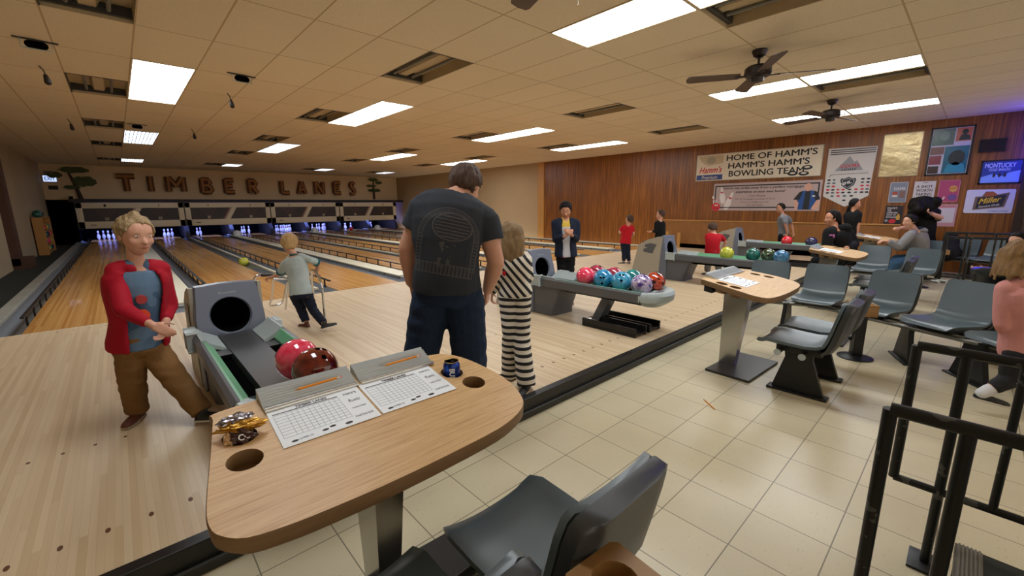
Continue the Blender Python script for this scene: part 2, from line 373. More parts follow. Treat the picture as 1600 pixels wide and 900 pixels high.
def tray(bm, h=.11, t=.004):
    for a, b in (((0, 0), (SX, t)), ((0, SY-t), (SX, SY)), ((0, 0), (t, SY)), ((SX-t, 0), (SX, SY))): box(bm, (a[0], a[1], 0), (b[0], b[1], h))
    box(bm, (0, 0, h), (SX, SY, h+t)); return bm
bm = B(); tray(bm, .07); pA = thing('ceiling_light', '', 'ceiling light'); part('housing', bm, TROF, pA)
bm = B()
for a, b in (((0, 0), (SX, .018)), ((0, SY-.018), (SX, SY)), ((0, 0), (.018, SY)), ((SX-.018, 0), (SX, SY))): box(bm, (a[0], a[1], -.006), (b[0], b[1], .01))
part('frame', bm, M('fixture_frame', '#c9b692', .5), pA)
bm = B(); box(bm, (.018, .018, .0), (SX-.018, SY-.018, .004)); pdl = part('diffuser', bm, LIT, pA)
pB = thing('ceiling_light', '', 'ceiling light')
for ch in kids(pA):
    c = ch.copy(); c.data = ch.data.copy(); C.objects.link(c); c.parent = pB
    if c.name.startswith('diffuser'): c.data.materials[0] = DIM
bm = B()
for k in range(9): box(bm, (.03+k*.066, .03, -.004), (.045+k*.066, SY-.03, .0))
for k in range(9): box(bm, (.03, .06+k*.135, -.004), (SX-.03, .075+k*.135, .0))
part('louvre', bm, LATT, pB, None)
pO = thing('open_light_fixture', '', 'light fixture'); bm = B(); tray(bm, .12); part('housing', bm, TROF, pO)
bm = B(); rings(bm, [[V3((x, y, z)) for x, z in ((.22, .115), (.25, .06), (.36, .06), (.39, .115))] for y in (.03, SY-.03)]); part('ballast_cover', bm, TROF, pO, None)
for x in (.17, .44):
    bm = B(); cyl(bm, (x, .06, .06), (x, SY-.06, .06), .019); part('tube', bm, TUBEM, pO)
bm = B(); box(bm, (.01, .01, .03), (SX-.01, .05, .115)); box(bm, (.01, SY-.05, .03), (SX-.01, SY-.01, .115)); box(bm, (.0, .0, -.004), (.014, SY, .01)); box(bm, (0, 0, -.004), (SX, .014, .01)); part('end_bracket', bm, DARKM, pO)
used = set()
def place(proto, i, r, label, group):
    x, y = cell(i, r); key = proto.name
    if key not in used: used.add(key); proto.location = (x, y, CZ); tag(proto, label, None, group)
    else: copy_tree(proto, None, (x, y, CZ), None, label, group)
for i in (-2, 3, 9, 14):
    rr = sorted([r for a, r in lit+dim if a == i], reverse=True)
    for k, r in enumerate(rr):
        if (i, r) in dim: place(pB, i, r, 'dim bluish louvred ceiling light, %s of those %s' % ({-8: 'nearest', -9: 'second'}.get(r, 'farthest'), ROWN[i]), 'louvred ceiling lights')
        else: place(pA, i, r, 'lit white fluorescent ceiling panel, %s of those %s' % (ORD[k], ROWN[i]), 'lit ceiling panels')
for i in (-3, 2, 8, 13, 4, 10):
    rr = sorted([r for a, r in opn if a == i], reverse=True)
    for k, r in enumerate(rr): place(pO, i, r, 'unlit open ceiling fixture with dead tubes, %s' % (ROWN[i] if len(rr) == 1 else ORD[k]+' of those '+ROWN[i]), 'open unlit ceiling fixtures')
# ------------------------------------------------------------ lanes
P = 3.36; NP = 4
LN = []
for p in range(NP): LN += [-.92+P*p, .90+P*p]
for k, x in enumerate(LN):
    bm = B(); box(bm, (x, YF, 0), (x+1.05, 25.25, AH)); struct('bowling_lane', bm, LANE)
def gutter(x0, x1):
    bm = B(); n = 8; pts = []
    for i in range(n+1):
        t = i/n; pts.append((x0+(x1-x0)*t, AH-.015-.07*math.sin(math.pi*t)))
    rings(bm, [[V3((x, y, z)) for x, z in pts]+[V3((x1, y, .0)), V3((x0, y, 0))] for y in (YF, 24.9)]); struct('gutter', bm, GUT, .9)
for p in range(NP):
    o = P*p
    gutter(-1.16+o, -.92+o); gutter(.13+o, .37+o); gutter(.66+o, .90+o); gutter(1.95+o, 2.19+o)
    bm = B(); box(bm, (.37+o, YF+.35, 0), (.66+o, 24.2, AH+.02)); struct('lane_divider', bm, GUTS)
    bm = B(); box(bm, (.35+o, YF+.45, AH+.02), (.68+o, 24.2, AH+.045), .006); struct('divider_cap', bm, CAPW)
    bm = B()
    for k in range(28): box(bm, (.364+o, YF+.45+k*.61, .03), (.372+o, YF+.475+k*.61, AH+.018)); box(bm, (.658+o, YF+.45+k*.61, .03), (.666+o, YF+.475+k*.61, AH+.018))
    struct('divider_seams', bm, BLK)
    bm = B(); box(bm, (.37+o, YF, 0), (.66+o, YF+.35, AH-.01)); struct('divider_end', bm, GUT)
    bm = B(); box(bm, (2.19+o, YF, 0), (2.2+o, 24.2, AH+.01)); struct('gutter_lip', bm, GUTS)
bm = B(); box(bm, (-1.30, YF, 0), (-1.16, 24.2, AH+.03), .01); struct('lane_curb', bm, M('worn_curb', '#8d8d88', .5, fn=lambda P_: mix(nz(P_[3], 4, 4), '#77786f', '#a3a399')))
for p in range(NP):
    bm = B(); box(bm, (2.19+P*p-.02, YF+.3, AH-.01), (2.19+P*p+.03, 24.2, AH+.03), .005); struct('gutter_cap', bm, CAPW)
# bumper rails with posts
rail_names = ['left of the leftmost lane', 'left of lane two', 'left of lane three', 'left of lane four', 'left of lane five', 'left of lane six', 'left of lane seven', 'left of lane eight']
for k, x in enumerate(LN):
    t = thing('bumper_rail', 'dark bumper rail on short posts '+rail_names[k], 'bumper rail', (x-.02, YF+.35, AH), group='bumper rails along the lanes')
    bm = B(); box(bm, (-.018, 0, .105), (.018, 16.6, .125), .004); part('rail', bm, BLK, t)
    pm = None
    for j in range(27):
        if pm is None:
            bm = B(); box(bm, (-.01, -.012, -.03), (.01, .012, .108)); pm = part('post', bm, BLK, t, None); pm.location = (0, .25, 0)
        else:
            c = pm.copy(); C.objects.link(c); c.location = (0, .25+j*.61, 0)
LW0 = ('first', 'second', 'third', 'fourth')
# masking units, pits and pins
for p in range(NP):
    x0 = -1.17+P*p
    t = thing('masking_unit', 'wide cream framed mask with diagonal slash, %s from the left' % LW0[p], 'masking unit', (x0, YM, .66), group='masking units over the pins')
    bm = B(); W = 3.34; prism(bm, [(0, 0), (W, 0), (W, 1.0), (0, 1.0)], (V3((0, 0, 0)), V3((1, 0, 0)), V3((0, 0, 1)), V3((0, -1, 0))), -.18, 0)
    part('back_board', bm, MASKD, t, None)
    bm = B()
    for a, b in (((.01, 0), (W-.01, .27)), ((.01, .78), (W-.01, 1.0)), ((.01, 0), (.2, 1)), ((W-.2, 0), (W-.01, 1))): box(bm, (a[0], -.05, a[1]), (b[0], .01, b[1]), .01)
    part('frame', bm, MASK, t)
    frm = (V3((0, 0, 0)), V3((1, 0, 0)), V3((0, 0, 1)), V3((0, -1, 0)))
    bm = B(); prism(bm, [(1.42, .27), (1.66, .27), (1.95, .78), (1.71, .78)], frm, .005, .02); part('slash', bm, MASK, t, None)
    bm = B(); prism(bm, [(1.35, .27), (1.38, .27), (1.67, .78), (1.64, .78)], frm, .005, .02); prism(bm, [(1.44, .27), (1.47, .27), (1.76, .78), (1.73, .78)], frm, .021, .026); part('slash_line', bm, MRED, t, None)
    for q, cx in enumerate((.85, 2.5)):
        bm = B()
        for r in range(5):
            for i in range(r+1):
                prism(bm, [(cx+(i-r/2)*.13+.045*math.cos(a*math.pi/3), .36+r*.085+.036*math.sin(a*math.pi/3)) for a in range(6)], frm, .003, .012)
        part('pin_diagram', bm, MDOT, t, None)
        bm = B(); rings(bm, [circ((cx, -.014, .36), V3((1, 0, 0)), V3((0, 0, 1)), .055, n=14), circ((cx, -.03, .36), V3((1, 0, 0)), V3((0, 0, 1)), .055, n=14), circ((cx, -.03, .36), V3((1, 0, 0)), V3((0, 0, 1)), .035, n=14), circ((cx, -.014, .36), V3((1, 0, 0)), V3((0, 0, 1)), .035, n=14)], cap=False); part('ring', bm, MASK, t)
        text(t, 'lane_number', str(2*p+1+q), frm, cx-.035, .84, cx+.035, .94, INK, h=.052)
    bm = B(); prism(bm, [(.35, .12), (.52, .12), (.52, .15), (.35, .15)], frm, .05, .054); part('nameplate', bm, MRED if p < 1 else INK, t, None)
    for q in (0, 1):       # kickbacks at the pin decks
        xk = (.515 if q == 0 else 2.19)+P*p
        bm = B(); prism(bm, [(23.45, AH), (23.65, AH+.3), (23.95, AH+.55), (26, AH+.6), (26, AH)], (V3((xk, 0, 0)), V3((0, 1, 0)), V3((0, 0, 1)), V3((1, 0, 0))), -.08, .08); struct('kickback', bm, M('kickback', '#2a261f', .6), None)
    if p:
        t = thing('ball_lift_cover', 'small white domed cover below the %s mask from the left' % LW0[p], 'cover', (.515+P*p, 22.6, AH+.045), group='white domed covers at the far end of the dividers')
        bm = B(); lathe(bm, [(.17, 0), (.17, .1), (.14, .18), (.08, .23), (.01, .25)]); part('dome', bm, M('dome_white', '#d7dadb', .4), t)
# a lamp tube behind each mask that lights the pins
for p in range(NP):
    t = thing('pin_lamp', 'violet blue lamp tube hidden behind the %s mask from the left' % LW0[p], 'lamp', (.5+P*p, YM+.3, 1.15), group='lamps behind the masks')
    bm = B(); cyl(bm, (-1.4, 0, 0), (1.4, 0, 0), .02); bb = B(); box(bb, (-.03, -.13, -.02), (.03, .0, .02)); part('bracket', bb, DARKM, t, None); part('tube', bm, M('blue_lamp', '#5a66ff', .5, emit=40), t)
    ld = bpy.data.lights.new('pin_light', 'AREA'); ld.shape = 'RECTANGLE'; ld.size = 2.8; ld.size_y = .1; ld.energy = 22; ld.color = (.28, .38, 1)
    lo = bpy.data.objects.new('pin_light', ld); C.objects.link(lo); lo.parent = t; lo.location = (0, .03, -.05); lo.rotation_euler = (math.radians(40), 0, 0)
bm = B(); prof = [(.025, 0), (.028, .02), (.045, .06), (.057, .10), (.0605, .125), (.056, .16), (.043, .20), (.029, .235), (.0235, .26), (.025, .29), (.031, .325), (.032, .345), (.027, .368), (.012, .381)]
pin = thing('bowling_pin', '', 'bowling pin'); lathe(bm, prof, 18); part('pin_body', bm, PINW, pin)
bm = B(); lathe(bm, [(.0300, .2365), (.0275, .246), (.0262, .252)], 16); lathe(bm, [(.0245, .262), (.0258, .275), (.0268, .284)], 16); part('neck_stripe', bm, PINR, pin)
HP = 24.3
LW = ('leftmost', 'second', 'third', 'fourth', 'fifth', 'sixth', 'seventh', 'eighth')
def tri(c): return [(c+dx*.1524, HP+r*.264) for r, ds in enumerate(((0,), (-1, 1), (-2, 0, 2), (-3, -1, 1, 3))) for dx in ds]
def centre(k): return LN[k]+.525
T = [tri(centre(k)) for k in range(8)]
sel = {0: (3, 7, 4, 8), 1: (0, 2, 5), 2: (3, 7), 3: (3, 7, 4), 4: tuple(range(10)), 5: (1, 2, 3, 5, 8, 9), 6: (1, 3, 4, 5), 7: (3, 6, 7)}
first = True
for k, ids in sel.items():
    for i in ids:
        x, y = T[k][i]; dz = .26 if k == 3 and i < 3 else 0
        lab = 'white bowling pin with red neck stripes standing at the end of the %s lane' % LW[k]; g = 'pins on the %s lane' % LW[k]
        if first: pin.location = (x, y, AH+.001); tag(pin, lab, None, g); first = False
        else: copy_tree(pin, None, (x, y, AH+.001), None, lab, g)
# ------------------------------------------------------------ log letters and painted trees on the back wall
STK = {'T': [[(0, .93), (1, .93)], [(.5, .86), (.5, 0)]], 'I': [[(.5, 1), (.5, 0)]], 'M': [[(.1, 0), (.1, 1)], [(.13, .97), (.5, .35)], [(.5, .35), (.87, .97)], [(.9, 1), (.9, 0)]],
 'B': [[(.1, 1), (.1, 0)], [(.1, .95), (.65, .93), (.82, .75), (.65, .55), (.15, .52)], [(.55, .52), (.85, .4), (.93, .22), (.75, .05), (.1, .05)]],
 'E': [[(.1, 1), (.1, 0)], [(.1, .94), (.92, .94)], [(.1, .52), (.78, .52)], [(.1, .06), (.95, .06)]],
 'R': [[(.1, 1), (.1, 0)], [(.1, .94), (.65, .92), (.85, .74), (.65, .53), (.15, .5)], [(.45, .5), (.93, 0)]], 'L': [[(.1, 1), (.1, 0)], [(.1, .06), (.95, .06)]],
 'A': [[(.08, 0), (.48, 1)], [(.52, 1), (.92, 0)], [(.25, .33), (.75, .33)]], 'N': [[(.1, 0), (.1, 1)], [(.13, .97), (.87, .03)], [(.9, 0), (.9, 1)]],
 'S': [[(.88, .85), (.6, .98), (.25, .9), (.15, .72), (.4, .56), (.75, .42), (.88, .22), (.6, .04), (.25, .03), (.08, .16)]]}
def onb(u, v, Yp=YB):
    d = Rt*((u-800)/FPX)+Ud*(-(v-450)/FPX)+Fd; return CAM+d*(Yp/d.y)
LET = [('T', 177, 270, 217, 302.5, 'TIMBER'), ('I', 229, 272, 241, 302.5, 'TIMBER'), ('M', 254, 273, 294, 303, 'TIMBER'), ('B', 309, 276, 335, 305, 'TIMBER'), ('E', 346, 277, 370, 305, 'TIMBER'), ('R', 383, 278, 405, 305.5, 'TIMBER'),
       ('L', 434, 280, 454.6, 305.6, 'LANES'), ('A', 460, 281, 480, 306, 'LANES'), ('N', 487, 281.5, 508, 306, 'LANES'), ('E', 517, 282, 534, 305.8, 'LANES'), ('S', 542, 283, 556, 306.5, 'LANES')]
for ch, u0, v0, u1, v1, wd in LET:
    a = onb((u0+u1)/2, v1); b = onb((u0+u1)/2, v0); xl = onb(u0, (v0+v1)/2).x; xr = onb(u1, (v0+v1)/2).x
    t = thing('log_letter', 'rustic brown log letter %s of the word %s on the back wall' % (ch, wd), 'letter', (xl, YB-.12, a.z), group='log letters on the back wall')
    rw = .115; w_, h_ = (xr-xl), (b.z-a.z)
    bo, bi = B(), B()
    for st in STK[ch]:
        pts = [V3((rw+(w_-2*rw)*x if ch != 'I' else w_/2, 0, rw*.9+(h_-1.8*rw)*z)) for x, z in st]
        tube(bo, pts, rw, 10); tube(bi, [q+V3((0, -.05, 0)) for q in pts], rw*.62, 8)
    part('log', bo, LOG, t); part('log_face', bi, LOGF, t)
def tree(label, u0, v0, u1, v1, blobs, lean):
    a = onb(u0, v0); b = onb(u1, v1)
    t = thing('tree_cutout', label, 'wall decoration', (a.x, YB-.08, a.z), group='painted trees beside the wall lettering')
    bm = B(); h_ = b.z-a.z; tube(bm, [(0, 0, 0), (lean*.4, 0, h_*.5), (lean, 0, h_)], [.07, .05, .03], 8); part('trunk', bm, M('tree_trunk', '#4b2f1c', .7), t)
    bm = B()
    for bx, bz, rx, rz in blobs:
        ring = [(bx+rx*math.cos(k*math.pi/9)*(1+.15*math.sin(3*k)), bz*h_+rz*math.sin(k*math.pi/9)*(1+.15*math.cos(2*k))) for k in range(18)]
        prism(bm, ring, (V3((0, 0, 0)), V3((1, 0, 0)), V3((0, 0, 1)), V3((0, -1, 0))), 0, .05)
    part('foliage', bm, M('tree_green', '#4a5329', .7), t)
tree('painted pine tree with round leaf clumps left of the wall lettering', 128, 312, 120, 266, [(-.05, 1.0, .42, .12), (-.62, .82, .22, .12), (.18, .62, .34, .2), (-.2, .42, .24, .08)], -.25)
tree('painted slim tree right of the wall lettering', 584, 311, 582, 281, [(-.02, 1.0, .3, .09), (.32, .85, .2, .09), (-.15, .68, .3, .07), (.1, .45, .3, .1), (-.2, .45, .15, .07)], 0)
t = thing('exit_sign', 'lit white and blue EXIT sign on the back wall over the dark doorway', 'exit sign', (-1.90, YB-.05, 2.44))
bm = B(); box(bm, (0, -.04, 0), (.38, .05, .25), .01); part('housing', bm, M('sign_housing', '#c9c2b0', .5), t)
bm = B(); box(bm, (.015, -.045, .015), (.365, -.038, .235)); part('sign_face', bm, M('sign_face', '#b9ccff', .4, emit=.55), t)
text(t, 'lettering', 'EXIT', (V3((0, -.046, 0)), V3((1, 0, 0)), V3((0, 0, 1)), V3((0, -1, 0))), .05, .06, .33, .19, M('exit_ink', '#21305c', .5), bold=.02)
t = thing('emergency_light', 'pale two lamp emergency light above the EXIT sign', 'emergency light', (-1.83, YB-.03, 2.76)); bm = B(); box(bm, (0, -.05, 0), (.22, .03, .09), .01)
for x in (.03, .19): cyl(bm, (x, -.05, .03), (x, -.1, .0), .035)
part('body', bm, M('em_light', '#8d7f6b', .5), t)
t = thing('wall_vent', 'small dark vent under the EXIT sign', 'vent', (-1.80, YB-.01, 2.16)); bm = B(); box(bm, (0, -.02, 0), (.26, .0, .15)); part('plate', bm, M('vent_dark', '#2a211a', .6), t)
# left wall: post, rack of balls
bm = B(); box(bm, (LX, 15.0, AH), (LX+.14, 15.45, CZ)); box(bm, (LX, 15.0, .04), (LX+.3, 15.8, .3)); struct('trim_7', bm, M('brown_post', '#4a2d1c', .6))
t = thing('ball_rack', 'tall light wood rack of balls and shoes against the left wall', 'rack', (LX+.02, 19.2, .04))
bm = B(); box(bm, (0, 0, 0), (.24, .03, 1.12)); box(bm, (0, 1.9, 0), (.24, 1.93, 1.12)); box(bm, (0, 0, 0), (.01, 1.93, 1.12)); box(bm, (0, 0, 1.12), (.24, 1.93, 1.14)); part('side_panel', bm, TRIMW, t, None)
for k in range(5):
    bm = B(); box(bm, (.0, .03, .05+k*.22), (.25, 1.9, .07+k*.22)); part('shelf', bm, TRIMW, t, None)
BALLC = {}
def ballmat(n, a, b, s=7): BALLC[n] = M('ball_'+n, a, .12, fn=lambda P_: ramp(nz(P_[3], s, 3), [(.35, a), (.5, b), (.62, a)]), coat=.8)
for n, a, b in (('pink', '#d8234a', '#ee5570'), ('brown', '#4c140f', '#7a2418'), ('maroon', '#7c1d33', '#b53a58'), ('blue', '#1d6f9e', '#2f93c4'), ('lightblue', '#2f86ad', '#4aa5cb'), ('teal', '#0f5a5f', '#1f8b8a'), ('purple', '#3d2b7c', '#c9b7cf'), ('fire', '#1a1214', '#d6492a'), ('lime', '#b4b534', '#ced04b'), ('dkteal', '#0d4a47', '#1f7a70'), ('olive', '#15201a', '#4c6640'), ('skyblue', '#24567e', '#4f90bf'), ('red', '#c9152a', '#df2b3c'), ('navy', '#10122e', '#26265c')): ballmat(n, a, b, 14 if n in ('purple', 'fire', 'olive') else 9)
ballp = None
def ball(n, label, loc, hole=(0, -.6, .8), group=None):
    global ballp
    t = thing('bowling_ball', label, 'bowling ball', loc, group=group)
    if ballp is None:
        bm = B(); bmesh.ops.create_uvsphere(bm, u_segments=36, v_segments=20, radius=.108); ballp = bpy.data.meshes.new('ball'); bm.to_mesh(ballp); bm.free()
    me = ballp.copy(); link('ball_shell', me, BALLC[n], t, 9)
    h = V3(hole).normalized(); x, y, d = basis(h)
    for ox, oy in ((-.016, .018), (.016, .018), (0, -.05)):
        q = (d*.108+x*ox+y*oy).normalized(); bm = B(); cyl(bm, q*.1035, q*.1087, .0125, n=12); part('finger_hole', bm, BLACK, t)
    return t
for k in range(5):
    for j in range(4):
        if k < 4 or j < 2: ball(('red', 'navy', 'lime', 'pink', 'dkteal')[(k+j*2) % 5], 'bowling ball on the %s shelf of the rack by the left wall' % ('lowest', 'second', 'middle', 'fourth', 'top')[k], (LX+.15, 19.42+j*.44, .218+k*.22 if k < 4 else 1.288), group='balls on the %s shelf of the left wall rack' % ('lowest', 'second', 'middle', 'fourth', 'top')[k])
ball('lime', 'yellow green bowling ball in the gutter between lanes two and three', (2.08, 11.77, AH-.02+.05))
ball('red', 'red bowling ball at the far end of lane seven', (9.35, 23.2, AH+.108))
# ------------------------------------------------------------ ball returns
XA, YA, ZA = V3((1, 0, 0)), V3((0, 1, 0)), V3((0, 0, 1))
def ball_return(label, x, tag_on=True):
    t = thing('ball_return', label, 'ball return', (x, 0, 0), group='ball returns on the approach')
    # hood: side panels with the sloping profile, front shell with a round mouth
    prof = [(3.74, AH), (4.30, AH), (4.16, .72), (3.98, .82), (3.78, .88), (3.70, .885)]
    for s in (-1, 1):
        bm = B(); prism(bm, prof, (V3((s*.215, 0, 0)), YA, ZA, XA), -.012, .012); bmesh.ops.bevel(bm, geom=list(bm.edges), offset=.004, segments=1); part('side_panel', bm, BEIGE, t, .5)
        bm = B(); prism(bm, [(3.86, .62), (3.80, .74), (3.92, .76), (4.02, .73), (4.03, .69), (3.96, .675), (4.05, .65), (4.05, .60), (3.92, .58), (3.86, .58)], (V3((s*.228, 0, 0)), YA, ZA, XA*s), -.004, .006); part('emblem', bm, DGREY, t, None)
    bm = B(); prism(bm, [(3.70, .845), (3.74, .868), (3.97, .80), (4.14, .70), (4.25, .2), (4.22, .2), (4.11, .68), (3.95, .78)], (V3((0, 0, 0)), YA, ZA, XA), -.2, .2); part('hood_cover', bm, BEIGE, t, .5)
    # front face plate with the hole: outer outline lofted to circle, with depth
    cx, cz, R0 = 0, .665, .125; N = 40
    def outline(k):
        a = 2*math.pi*k/N+math.pi/N; dx, dz = math.cos(a), math.sin(a); w_ = .22 if dz < 0 else .22-.03*dz
        top = .905-.03*(dx*dx)-cz; bot = cz-AH; tt = min((w_/abs(dx)) if abs(dx) > 1e-6 else 9, (top/dz) if dz > 1e-6 else 9, (bot/-dz) if dz < -1e-6 else 9)
        return (dx*tt, cz+dz*tt)
    oo = [outline(k) for k in range(N)]; ii = [(cx+R0*1.0*math.cos(2*math.pi*k/N+math.pi/N), cz+R0*math.sin(2*math.pi*k/N+math.pi/N)) for k in range(N)]
    def yf(z): return 3.60+.09*max(0, (z-.5)/.4)
    bm = B(); rings(bm, [[V3((a, 3.74, b)) for a, b in oo], [V3((a, yf(b)+.02, b)) for a, b in oo], [V3((a*.96, yf(b), cz+(b-cz)*.975)) for a, b in oo], [V3((a*1.08, yf(b), cz+(b-cz)*1.08)) for a, b in ii], [V3((a, yf(b)+.02, b)) for a, b in ii]], cap=False)
    tb_ = B(); rings(tb_, [[V3((a, yf(b)+.02, b)) for a, b in ii], [V3((a*.98, 3.98, b)) for a, b in ii]], cap=False); part('mouth_tube', tb_, BLACK, t, .7)
    part('hood_face', bm, HOOD, t, .7)
    bm = B(); rings(bm, [circ((0, 3.97, cz), XA, ZA, .124, n=24), circ((0, 3.975, cz), XA, ZA, .124, n=24)]); part('mouth_back', bm, BLACK, t)
    text(t, 'lettering', 'Brunswick', (V3((0, 3.685, 0)), XA, ZA, -YA), -.055, .825, .055, .842, LGREY, h=.012)
    bm = B(); prism(bm, [(-.14, .80), (.15, .81), (.14, .875), (-.13, .87)], (V3((0, 3.69, 0)), XA, V3((0, .2, .98)), -YA), .006, .008); part('face_inset', bm, M('hood_inset', '#5b6170', .45), t, None)
    # lower front body
    bm = B(); rings(bm, [[V3((a, b, AH)) for a, b in rrect(-.2, 3.28, .2, 3.75, .06)], [V3((a, b, .2)) for a, b in rrect(-.2, 3.28, .2, 3.75, .06)], [V3((a, b, .42)) for a, b in rrect(-.2, 3.20, .2, 3.75, .06)], [V3((a, b, .53)) for a, b in rrect(-.21, 3.1, .21, 3.75, .05)]]); part('hood_base', bm, DGREY, t, .7)
    # rack: two rails, two green tracks, centre track
    R1, R2 = 2.10, 3.55
    for s in (-1, 1):
        bm = B(); rings(bm, [[V3((s*a, y, z)) for a, z in ((.22, .50), (.235, .485), (.26, .50), (.265, .585), (.245, .605), (.225, .60), (.205, .56))] for y in (R1, R2)]); part('side_rail', bm, DGREY, t, .5)
        bm = B(); rings(bm, [[V3((s*a, y, z)) for a, z in ((.175, .535), (.215, .565), (.232, .60), (.218, .603), (.20, .578), (.175, .55))] for y in (R1, R2-.32)]); part('green_track', bm, GREEN, t, .5)
        bm = B(); rings(bm, [[V3((s*a, y, z)) for a, z in ((.11, .52), (.225, .565), (.24, .615), (.222, .618), (.19, .585), (.11, .54))] for y in (R2-.32, R2+.04)]); part('light_end_track', bm, LGREY, t, .7)
        bm = B(); box(bm, (s*.24, R2-.12, .50), (s*.285, R2+.04, .62), .012); part('end_clip', bm, LGREY, t, .5)
    bm = B(); rings(bm, [[V3((a, y, z)) for a, z in ((-.105, .50), (-.10, .545), (0, .538), (.10, .545), (.105, .50))] for y in (R1-.02, 3.6)]); part('centre_track', bm, TRACK, t, .5)
    bm = B(); rings(bm, [[V3((a, y, z)) for a, z in ((-.19, .47), (-.1, .44), (.1, .44), (.19, .47), (.2, .50), (-.2, .50))] for y in (R1, R2)]); part('tray_underside', bm, BLACK, t, .5)
    # rounded nose
    def nose(z, sx, y0, dy): return [V3((sx*math.cos(math.pi+math.pi*k/14), y0-dy*math.sin(math.pi*k/14), z)) for k in range(15)]
    bm = B(); rings(bm, [nose(.44, .12, R1+.02, .10), nose(.47, .2, R1+.02, .15), nose(.51, .262, R1+.02, .20), nose(.57, .268, R1+.02, .21), nose(.60, .25, R1+.02, .19), nose(.603, .2, R1+.02, .15), nose(.585, .17, R1+.02, .1)]); part('nose_cap', bm, LGREY, t, .7)
    bm = B(); prism(bm, rrect(-.07, 1.98, .05, 2.06, .02), (V3((0, 0, 0)), XA, YA, ZA), .586, .592); part('hand_dryer_grille', bm, DGREY, t, .5)
    # leaning post, foot and kick tray
    bm = B(); rings(bm, [[V3((a*.07, y0+b*.05, z)) for a, b in ((-1, -1), (1, -1), (1, 1), (-1, 1))] for y0, z in ((2.78, AH), (2.62, .45))]); part('post', bm, DGREY, t, .5)
    bm = B(); lathe(bm, [(.14, 0), (.14, .012), (.09, .03)], c=(0, 2.82, AH)); part('foot', bm, STEEL, t)
    for s in (-1, 1):
        bm = B(); box(bm, (s*.03 if s > 0 else -.25, 2.14, AH+.02), (.25 if s > 0 else -.03, 2.80, AH+.03)); box(bm, (.03 if s > 0 else -.25, 2.14, AH), (.05 if s > 0 else -.23, 2.80, AH+.09)); box(bm, (.23 if s > 0 else -.05, 2.14, AH), (.25 if s > 0 else -.03, 2.80, AH+.09)); part('shoe_tray', bm, BLK, t, None)
    return t
RX = [.52+P*p for p in range(4)]
r0 = ball_return('ball return nearest the viewer with green tracks and a round mouth', RX[0])
for p, lab in ((1, 'ball return loaded with eight balls behind the striped child'), (2, 'ball return where a child in a red shirt bends over'), (3, 'farthest ball return near the panelled wall')): copy_tree(r0, None, (RX[p], 0, 0), None, lab)
zb = .655
ball('brown', 'glossy dark brown marbled ball at the front of the nearest return', (RX[0]+.10, 2.12, zb), (.3, -.3, 1))
ball('pink', 'bright pink ball just behind the brown one on the nearest return', (RX[0]+.08, 2.335, zb), (-.8, .4, .2))
for n, dx, y, lab, hl in (('pink', -.09, 2.89, 'pink ball first in the front row of the second return', (0, .6, .7)), ('blue', -.09, 2.655, 'blue ball with finger holes showing next to the pink one', (-.9, -.5, .15)), ('lightblue', -.09, 2.425, 'lighter blue ball third in the front row', (-.8, -.5, .8)), ('purple', -.09, 2.19, 'purple and white swirled ball at the front end of the rack', (0, .5, .8)),
                          ('maroon', .13, 2.90, 'maroon ball with dark top in the back row', (0, 0, 1)), ('maroon', .13, 2.67, 'rose maroon ball second in the back row', (.5, .5, .7)), ('teal', .13, 2.43, 'dark teal ball third in the back row', (.5, .5, .7)), ('fire', .13, 2.17, 'black ball with orange red flames at the end of the back row', (.5, .5, .7))):
    ball(n, lab+' (second ball return)' if 'return' not in lab else lab, (RX[1]+dx, y, zb), hl)
for n, dx, y, lab in (('lime', -.02, 2.67, 'yellow green ball under the hand of the child in the red shirt'), ('dkteal', .1, 2.32, 'dark green ball first of three dark balls on the third return'), ('olive', .12, 2.10, 'black and olive ball in the middle of three on the third return'), ('skyblue', .02, 1.9, 'blue ball at the end of the third return')): ball(n, lab, (RX[2]+dx, y, zb))
ball('red', 'bright red ball on the farthest return by the boy in the grey shirt', (RX[3]-.1, 2.68, zb)); ball('navy', 'dark navy ball on the farthest return near the woman in the black hoodie', (RX[3]-.1, 2.24, zb))
